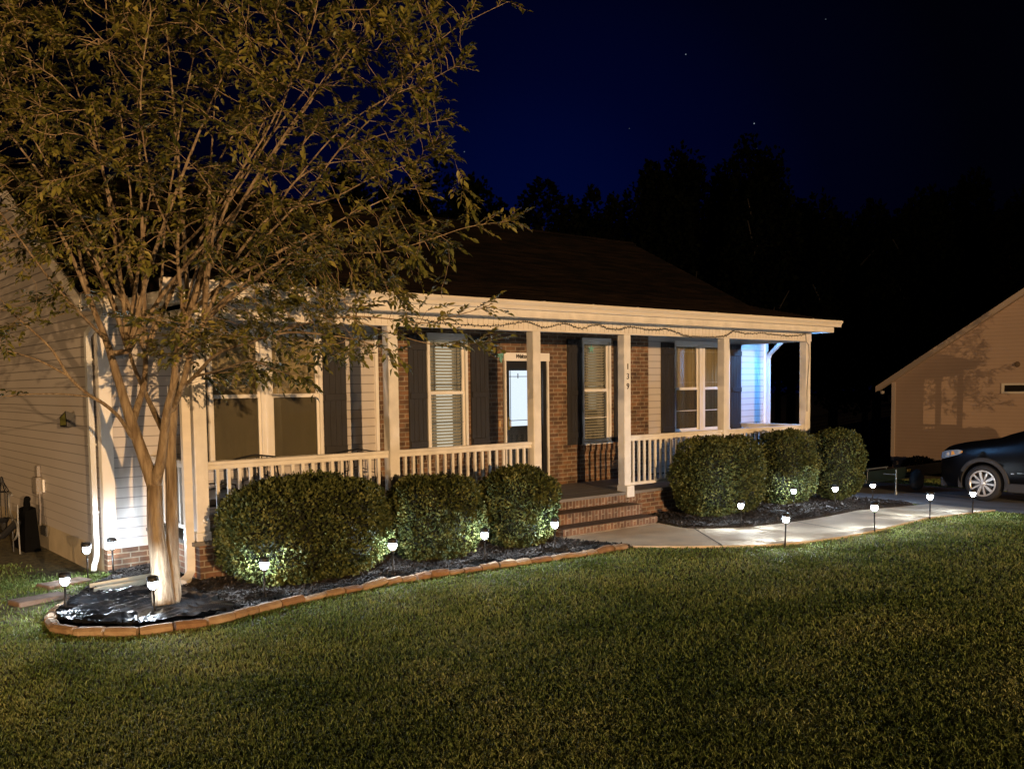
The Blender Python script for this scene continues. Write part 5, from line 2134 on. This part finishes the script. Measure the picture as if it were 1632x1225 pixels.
def ztop(s):
    t = [(-.96, .90), (-.92, 1.0), (-.80, 1.075), (-.65, 1.12), (-.45, 1.165), (-.2, 1.205), (0, 1.235), (.2, 1.27), (.4, 1.35), (.62, 1.42), (.85, 1.54), (1.05, 1.62), (1.4, 1.69), (1.9, 1.74), (2.6, 1.74), (3.2, 1.67), (3.5, 1.48), (3.66, 1.22), (3.75, .95)]
    return float(np.interp(s, [a for a, _ in t], [b for _, b in t]))


def belt(s):
    return float(np.interp(s, [-.96, -.7, 0, .6, 3.2, 3.75], [.80, .97, 1.06, 1.10, 1.14, .95]))


vs, fs = [], []
for s in sts:
    nose = float(np.interp(s, [-.96, -.90, -.75, -.5, 0, 3.3, 3.75], [.70, .80, .90, .97, 1, 1, .88]))
    hw = HW * nose
    zt = ztop(s)
    zbel = min(belt(s), zt - .02)
    gh = float(np.interp(zt, [1.1, 1.25, 1.7], [.86, .84, .66]))
    zb_ = float(np.interp(s, [-.96, -.85, 3.6, 3.75], [.42, .24, .24, .40]))
    half = [(0, zb_), (hw * .86, zb_), (hw * .985, zb_ + .10), (hw * 1.0, .55 if zb_ < .5 else .6), (hw * 1.0, min(.78, zbel - .06)), (hw * .975, zbel), (hw * gh, zt - .035), (hw * gh * .8, zt - .004), (0, zt + .006)]
    ring = [(x, z) for x, z in half] + [(-x, z) for x, z in half[-2:0:-1]]
    for x, z in ring:
        vs.append((WX + HW + x * -1, WYF - s, GZ + z))
nr = 16
for i in range(len(sts) - 1):
    for k in range(nr):
        a, b2 = i * nr + k, i * nr + (k + 1) % nr
        fs.append((a, b2, b2 + nr, a + nr))
fs.append(tuple(range(nr))[::-1])
fs.append(tuple(range((len(sts) - 1) * nr, len(sts) * nr)))
m_ = MB()
m_.add(vs, fs)
body = m_.build('body', M_carp, suv, smooth=True)
import bmesh
bmq = bmesh.new()
bmq.from_mesh(body.data)
bmesh.ops.recalc_face_normals(bmq, faces=bmq.faces)
bmesh.ops.subdivide_edges(bmq, edges=[], cuts=1)
bmq.to_mesh(body.data)
bmq.free()
# real wheel-arch openings, cut now so that no helper object is left behind
bodym = body.data


def cut_arch(obj, yc):
    cb = MB()
    cb.lathe([(0, -.30), (WR + .075, -.30), (WR + .075, .46), (0, .46)], (0, 0, 0), 40, 'x')
    me = bpy.data.meshes.new('cutter')
    me.from_pydata(cb.v, [], cb.f)
    b_ = bmesh.new()
    b_.from_mesh(me)
    bmesh.ops.remove_doubles(b_, verts=b_.verts, dist=1e-5)
    bmesh.ops.recalc_face_normals(b_, faces=b_.faces)
    b_.to_mesh(me)
    b_.free()
    me.materials.append(M_blackp)
    co = bpy.data.objects.new('cutter', me)
    C.objects.link(co)
    for side in (0, 1):
        co.location = (WX - .02 + side * (2 * HW - .10), yc, GZ + WR)
        md = obj.modifiers.new('arch', 'BOOLEAN')
        md.operation = 'DIFFERENCE'
        md.solver = 'EXACT'
        md.object = co
        bpy.context.view_layer.update()
        dg_ = bpy.context.evaluated_depsgraph_get()
        nm = bpy.data.meshes.new_from_object(obj.evaluated_get(dg_))
        obj.modifiers.clear()
        obj.data = nm
    bpy.data.objects.remove(co)


try:
    cut_arch(body, WYF)
    cut_arch(body, WYF - 2.70)
except Exception as ex:
    print('arch cut failed', ex)
for p_ in body.data.polygons:
    p_.use_smooth = True
# cladding around the arches and along the sill
for yc in (WYF, WYF - 2.70):
    for side, sg_ in ((WX, -1), (WX + 2 * HW, 1)):
        m_ = MB()
        n_ = 28
        a0, a1 = R(-18), R(198)
        ri, ro = WR + .062, WR + .155
        vs, fs = [], []
        for k in range(n_ + 1):
            a = a0 + (a1 - a0) * k / n_
            c, s_ = math.cos(a), math.sin(a)
            nose_in = .07 * max(0, (c - .6)) if yc == WYF else 0
            for r_, xo in ((ri, .0), (ri + .01, .022), (ro - .02, .020), (ro, -.012), (ri, -.05)):
                vs.append((side + sg_ * (xo - nose_in * 2.2), yc + c * r_, GZ + max(WR + s_ * r_, .25)))
        for k in range(n_):
            for j in range(5):
                a, b2 = k * 5 + j, k * 5 + (j + 1) % 5
                fs.append((a, b2, b2 + 5, a + 5))
        m_.add(vs, fs)
        m_.build('arch_cladding', M_clad, suv, smooth=False)
for side, sg_ in ((WX, -1), (WX + 2 * HW, 1)):
    m_ = MB()
    x0, x1 = sorted((side + sg_ * .018, side - sg_ * .05))
    m_.bbox(x0, x1, WYF - 2.70 + WR + .12, WYF - WR - .12, GZ + .22, GZ + .40, .02)
    m_.build('sill_cladding', M_clad, suv)
m_ = MB()
m_.bbox(WX + .22, WX + 2 * HW - .22, WYF + .80, WYF + .955, GZ + .22, GZ + .44, .03)
m_.build('lower_bumper', M_clad, suv)
m_ = MB()
for k in range(5):
    m_.bbox(WX + .45, WX + 2 * HW - .45, WYF + .925, WYF + .968, GZ + .52 + k * .05, GZ + .55 + k * .05, .005)
m_.build('grille', M_black, suv)
# chrome/white door strip and reflections on lower door
m_ = MB()
m_.bbox(WX - .012, WX + .01, WYF - 2.1, WYF - .66, GZ + .60, GZ + .622, .004)
m_.bbox(WX - .010, WX + .01, WYF - .60, WYF - .53, GZ + .585, GZ + .605, .004)
m_.build('door_trim_strip', mat('bright_trim', (.75, .76, .78), .12, metal=1.0), suv)
# windows
for xs_ in (WX, WX + 2 * HW):
    m_ = MB()
    sg_ = 1 if xs_ == WX else -1
    m_.add([(xs_ + sg_ * .028, WYF - .80, GZ + 1.06), (xs_ + sg_ * .028, WYF - 3.2, GZ + 1.11), (xs_ + sg_ * .255, WYF - 3.1, GZ + 1.56), (xs_ + sg_ * .23, WYF - 1.30, GZ + 1.56)], [(0, 1, 2, 3)])
    m_.build('side_window', mat('car_glass', (.01, .011, .012), .05, spec=.8), suv)
m_ = MB()
m_.lathe([(0, -.1), (.07, -.08), (.09, 0), (.06, .03), (0, .04)], (WX - .10, WYF - .98, GZ + 1.10), 12, 'y')
m_.build('door_mirror', M_carp, suv, smooth=True)
# headlamps, wrapping round the nose
M_hl = mat('headlamp_lens', (.30, .36, .42), .08, spec=1.0)
for sg_ in (-1, 1):
    cxm = WX + HW
    m_ = MB()
    rows = []
    for s, zlo, zhi in ((-.945, .80, .875), (-.90, .80, .935), (-.80, .825, .975), (-.65, .865, 1.0), (-.50, .91, 1.015), (-.42, .95, 1.0)):
        nose = float(np.interp(s, [-.96, -.90, -.75, -.5, 0], [.70, .80, .90, .97, 1]))
        rows.append(((cxm + sg_ * HW * (nose + .008), WYF - s + .006, GZ + zlo), (cxm + sg_ * HW * (nose - .004), WYF - s + .006, GZ + zhi)))
    vs = [p_ for r_ in rows for p_ in r_]
    m_.add(vs, [(2 * i, 2 * i + 2, 2 * i + 3, 2 * i + 1) for i in range(len(rows) - 1)])
    hl = m_.build('headlamp', M_hl, suv)
    m_ = MB()
    a, b2 = rows[3], rows[5]
    o_ = sg_ * .006
    m_.add([(a[0][0] + o_, a[0][1], a[0][2] + .03), (b2[0][0] + o_, b2[0][1] - .02, b2[0][2] + .01), (b2[1][0] + o_, b2[1][1] - .02, b2[1][2] - .005), (a[1][0] + o_, a[1][1], a[1][2] - .02)], [(0, 1, 2, 3)])
    m_.build('amber_marker', mat('amber_lens', (.85, .38, .05), .3), hl)
    m_ = MB()
    m_.lathe([(0, -.01), (.035, 0), (.045, .02), (0, .022)], (cxm + sg_ * HW * .915, WYF + .74, GZ + .91), 14, 'x')
    m_.build('projector', mat('bright_reflector', (.85, .88, .9), .1, metal=.6), hl)
# wheels
for yc in (WYF, WYF - 2.70):
    for side, sg_ in ((WX, 1), (WX + 2 * HW, -1)):
        xc = side + sg_ * .115
        W_ = .115
        m_ = MB()
        pr_ = [(.235, -W_ + .015), (.26, -W_), (.33, -W_ + .004), (.357, -W_ + .03), (WR, -W_ + .06), (WR, W_ - .06), (.357, W_ - .03), (.33, W_), (.24, W_), (.235, -W_ + .015)]
        m_.lathe(pr_, (xc, yc, GZ + WR), 44, 'x')
        ty = m_.build('wheel', M_rubber, suv, smooth=True)
        m_ = MB()
        f_ = -sg_ * W_
        m_.lathe([(.262, f_ * 1.02), (.262, f_ * .90), (.232, f_ * .88), (.230, f_ * .96), (.240, f_ * 1.04), (.262, f_ * 1.02)], (xc, yc, GZ + WR), 44, 'x')
        for k in range(10):
            a = 2 * math.pi * k / 10 + .12
            wa, wb_ = (.024, .036) if k % 2 == 0 else (.014, .024)
            d = Vector((0, math.cos(a), math.sin(a)))
            q = Vector((0, -math.sin(a), math.cos(a)))
            cc_ = Vector((xc + f_ * .95, yc, GZ + WR))
            off = Vector((f_ * .12, 0, 0))
            pts = [cc_ + d * .045 - q * wa * .8, cc_ + d * .235 - q * wb_, cc_ + d * .235 + q * wb_ * .55, cc_ + d * .045 + q * wa * .8]
            m_.add([p_ for p_ in pts] + [p_ - off * 1.5 for p_ in pts], [(0, 1, 2, 3), (7, 6, 5, 4)] + [(i, 4 + i, 4 + (i + 1) % 4, (i + 1) % 4) for i in range(4)])
        m_.lathe([(0, f_ * 1.05), (.03, f_ * 1.04), (.055, f_ * .98), (.06, f_ * .8)], (xc, yc, GZ + WR), 20, 'x')
        m_.build('alloy_rim', M_rim, ty)
        m_ = MB()
        m_.lathe([(0, f_ * .45), (.17, f_ * .45), (.17, f_ * .35), (0, f_ * .35)], (xc, yc, GZ + WR), 24, 'x')
        m_.build('brake_disc', mat('brake_disc', (.12, .12, .12), .5), ty)
        m_ = MB()
        m_.lathe([(0, f_ * .2), (.232, f_ * .2)], (xc, yc, GZ + WR), 24, 'x')
        m_.build('wheel_barrel', M_black, ty)

# ================================================================== TRAILER behind the shrubs
tl = thing('utility_trailer', 'low dark green utility trailer with a jack post parked between hedge and suv', 'trailer', (15.6, 1.0, -.8))
tz = float(gz(15.2, .8))
M_tr = mat('dark_green_steel', (.006, .014, .014), .4, var=.3, scale=4)
p = MB()
p.bbox(14.3, 17.6, .32, 1.75, tz + .28, tz + .35, .01)
p.bbox(14.3, 17.6, .30, .319, tz + .3505, tz + .54, .008)
p.build('trailer_bed', M_tr, tl)
p = MB()
p.tube([(13.75, .32, tz + .585), (15.15, .32, tz + .585)], .014, 8)
for x in (14.35, 15.1):
    p.tube([(x, .32, tz + .35), (x, .32, tz + .58)], .012, 6)
p.tube([(14.35, .34, tz + .31), (13.7, 1.0, tz + .30), (14.35, 1.72, tz + .31)], .03, 8)
p.build('trailer_rail', mat('worn_steel_rail', (.16, .18, .18), .4, metal=.5), tl)
for sy in (.18, 1.86):
    p = MB()
    p.lathe([(.0, -.08), (.12, -.08), (.22, -.06), (.24, 0), (.22, .06), (.12, .08), (0, .08)], (16.2, sy + .02, tz + .24), 24, 'y')
    p.build('wheel', M_rubber, tl, smooth=True)
p = MB()
p.tube([(14.95, .02, tz + .01), (14.95, .02, tz + .56)], .018, 8)
p.tube([(14.95, .02, tz + .45), (14.95, .30, tz + .45)], .014, 6)
p.lathe([(0, 0), (.05, 0.0), (.04, .03), (.018, .12)], (14.95, .02, tz), 12)
p.build('jack_post', mat('grey_jack', (.22, .25, .25), .4, metal=.5), tl)
p = MB()
p.bbox(15.95, 16.10, .285, .299, tz + .42, tz + .48, .004)
p.build('amber_reflector', mat('amber_lens', (.85, .38, .05), .3), tl)

# ================================================================== BACKGROUND TREES
def bg_tree(px, py_top, w_px, d, kind, label, seed):
    """tall tree standing d metres away whose crown tops out where the photo shows it"""
    rng = np.random.default_rng(seed)
    top = at(px, py_top, d)
    w = w_px * d / FPX
    gx0, gy0 = top[0], top[1]
    zg = float(gz(gx0, gy0))
    H = top[2] - zg
    root = thing('background_tree', label, 'tree', (gx0, gy0, zg), 'black trees behind the houses')
    t = MB()
    t.tube([(gx0, gy0, zg - .2), (gx0 + .1, gy0, zg + H * .5), (gx0, gy0 + .1, zg + H * .9)], [.03 * H * .5 + .08, .02 * H * .5 + .05, .03], 8)
    for k in range(7):
        a = rng.uniform(0, 6.28)
        z0 = zg + H * rng.uniform(.25, .7)
        t.tube([(gx0, gy0, z0), (gx0 + math.cos(a) * w * .25, gy0 + math.sin(a) * w * .25, z0 + H * .1), (gx0 + math.cos(a) * w * .42, gy0 + math.sin(a) * w * .42, z0 + H * .17)], [.09, .05, .02], 5)
    t.build('trunk', mat('night_bark', (.006, .005, .004), .95), root)
    n = 13000
    if kind == 'cone':
        u = rng.uniform(0, 1, n) ** .65
        a = rng.uniform(0, 6.283, n)
        rr_ = w / 2 * np.minimum(1, (u * 5.5) ** .62 + .04) * np.sqrt(rng.uniform(.25, 1, n)) * (1 + .15 * np.sin(a * 5 + u * 30))
        P = np.stack([gx0 + np.cos(a) * rr_, gy0 + np.sin(a) * rr_, zg + H * (1 - u * .93)], 1)
        Nn = np.stack([np.cos(a), np.sin(a), np.full(n, .2)], 1)
    else:
        nc = 34
        cs = rng.normal(0, 1, (nc, 3))
        cs /= np.linalg.norm(cs, axis=1, keepdims=True)
        cs *= rng.uniform(.35, .78, (nc, 1))
        r_c = rng.uniform(.24, .42, nc)
        k = rng.integers(0, nc, n)
        v = rng.normal(0, 1, (n, 3))
        v /= np.linalg.norm(v, axis=1, keepdims=True)
        q = cs[k] + v * r_c[k][:, None] * rng.uniform(.6, 1.05, n)[:, None]
        P = np.stack([gx0 + q[:, 0] * w / 2, gy0 + q[:, 1] * w / 2, zg + H * .56 + q[:, 2] * H * .42], 1)
        P[:, 2] += top[2] - np.quantile(P[:, 2], .985)
        Nn = v
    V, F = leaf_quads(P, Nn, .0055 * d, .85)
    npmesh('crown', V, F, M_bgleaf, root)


BG = [(560, 300, 150, 36, 'r'), (655, 305, 150, 38, 'r'), (755, 308, 140, 40, 'r'), (865, 287, 105, 34, 'cone'), (925, 338, 90, 38, 'r'), (965, 348, 80, 42, 'r'), (1035, 292, 140, 42, 'r'),
      (1095, 274, 150, 44, 'r'), (1160, 282, 120, 46, 'r'), (1212, 263, 130, 40, 'r'), (1262, 345, 120, 44, 'r'), (1330, 345, 150, 42, 'r'), (1400, 350, 150, 46, 'r'), (1470, 330, 150, 38, 'r'), (1535, 308, 180, 48, 'r'),
      (1620, 330, 180, 46, 'r'), (1380, 480, 240, 56, 'r'), (1240, 470, 260, 60, 'r'), (1120, 420, 260, 56, 'r'), (1000, 430, 260, 50, 'r'), (1480, 470, 220, 50, 'r')]
BGL = ['black treetop showing through the crown of the left tree, next to the roof ridge', 'low rounded black treetop over the roof just right of the crape myrtle',
       'second low black treetop over the roof, left of the pointed evergreen', None, 'small black treetop just right of the pointed evergreen', 'lowest black treetop at the right end of the roof ridge',
       'rounded black tree at the left shoulder of the tall central clump', 'tall black tree, left top of the central clump behind the house', 'black tree filling the dip in the middle of the tall central clump',
       'tallest black tree, right top of the central clump under the two stars', 'black tree sloping down on the right side of the tall central clump', 'black tree in the low gap right of the tall central clump',
       'black tree right of the low gap, above the empty dark porch end', 'broad black tree left of the neighbouring roof slope', 'big black tree rising just above the neighbouring roof edge',
       'black tree behind the neighbouring roof at the right edge of the photo'] + ['low black tree filling the dark between the porch end and the neighbouring house', 'low black tree behind the right end of the porch roof', 'low black tree behind the right slope of the main roof',
       'low black tree behind the right half of the roof ridge', 'low black tree just left of the neighbouring roof eave']
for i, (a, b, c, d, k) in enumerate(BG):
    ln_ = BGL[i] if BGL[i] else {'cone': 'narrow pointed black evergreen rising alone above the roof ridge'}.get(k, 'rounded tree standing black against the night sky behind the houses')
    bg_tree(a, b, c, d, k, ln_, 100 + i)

# ================================================================== STREET LAMPS (outside the photo)
for (LX, LY, LZ), po, lab in ((STREET[0][0], LAMP_OBJ[0], 'street lamp across the street behind the photographer, outside the photo'),
                              (STREET[1][0], LAMP_OBJ[1], 'distant street lamp far to the left of the house, outside the photo')):
    gl_ = float(gz(LX, LY))
    sl_ = thing('street_lamp', lab, 'street lamp', (LX, LY, gl_), 'street lamps')
    p = MB()
    p.tube([(LX - 1.2, LY - .6, gl_ - .3), (LX - 1.2, LY - .6, LZ + .3), (LX - .8, LY - .4, LZ + .5), (LX - .2, LY - .1, LZ + .45)], [.09, .06, .05, .05], 10)
    p.build('pole', mat('galvanised_pole', (.3, .3, .3), .5, metal=.6), sl_)
    p = MB()
    p.lathe([(0, LZ + .42), (.18, LZ + .38), (.24, LZ + .30), (.0, LZ + .301)], (LX, LY, 0), 16)
    p.build('lamp_head', mat('galvanised_pole', (.3, .3, .3), .5), sl_)
    po.parent = sl_
    po.location = Vector((LX, LY, LZ)) - world_loc(sl_)
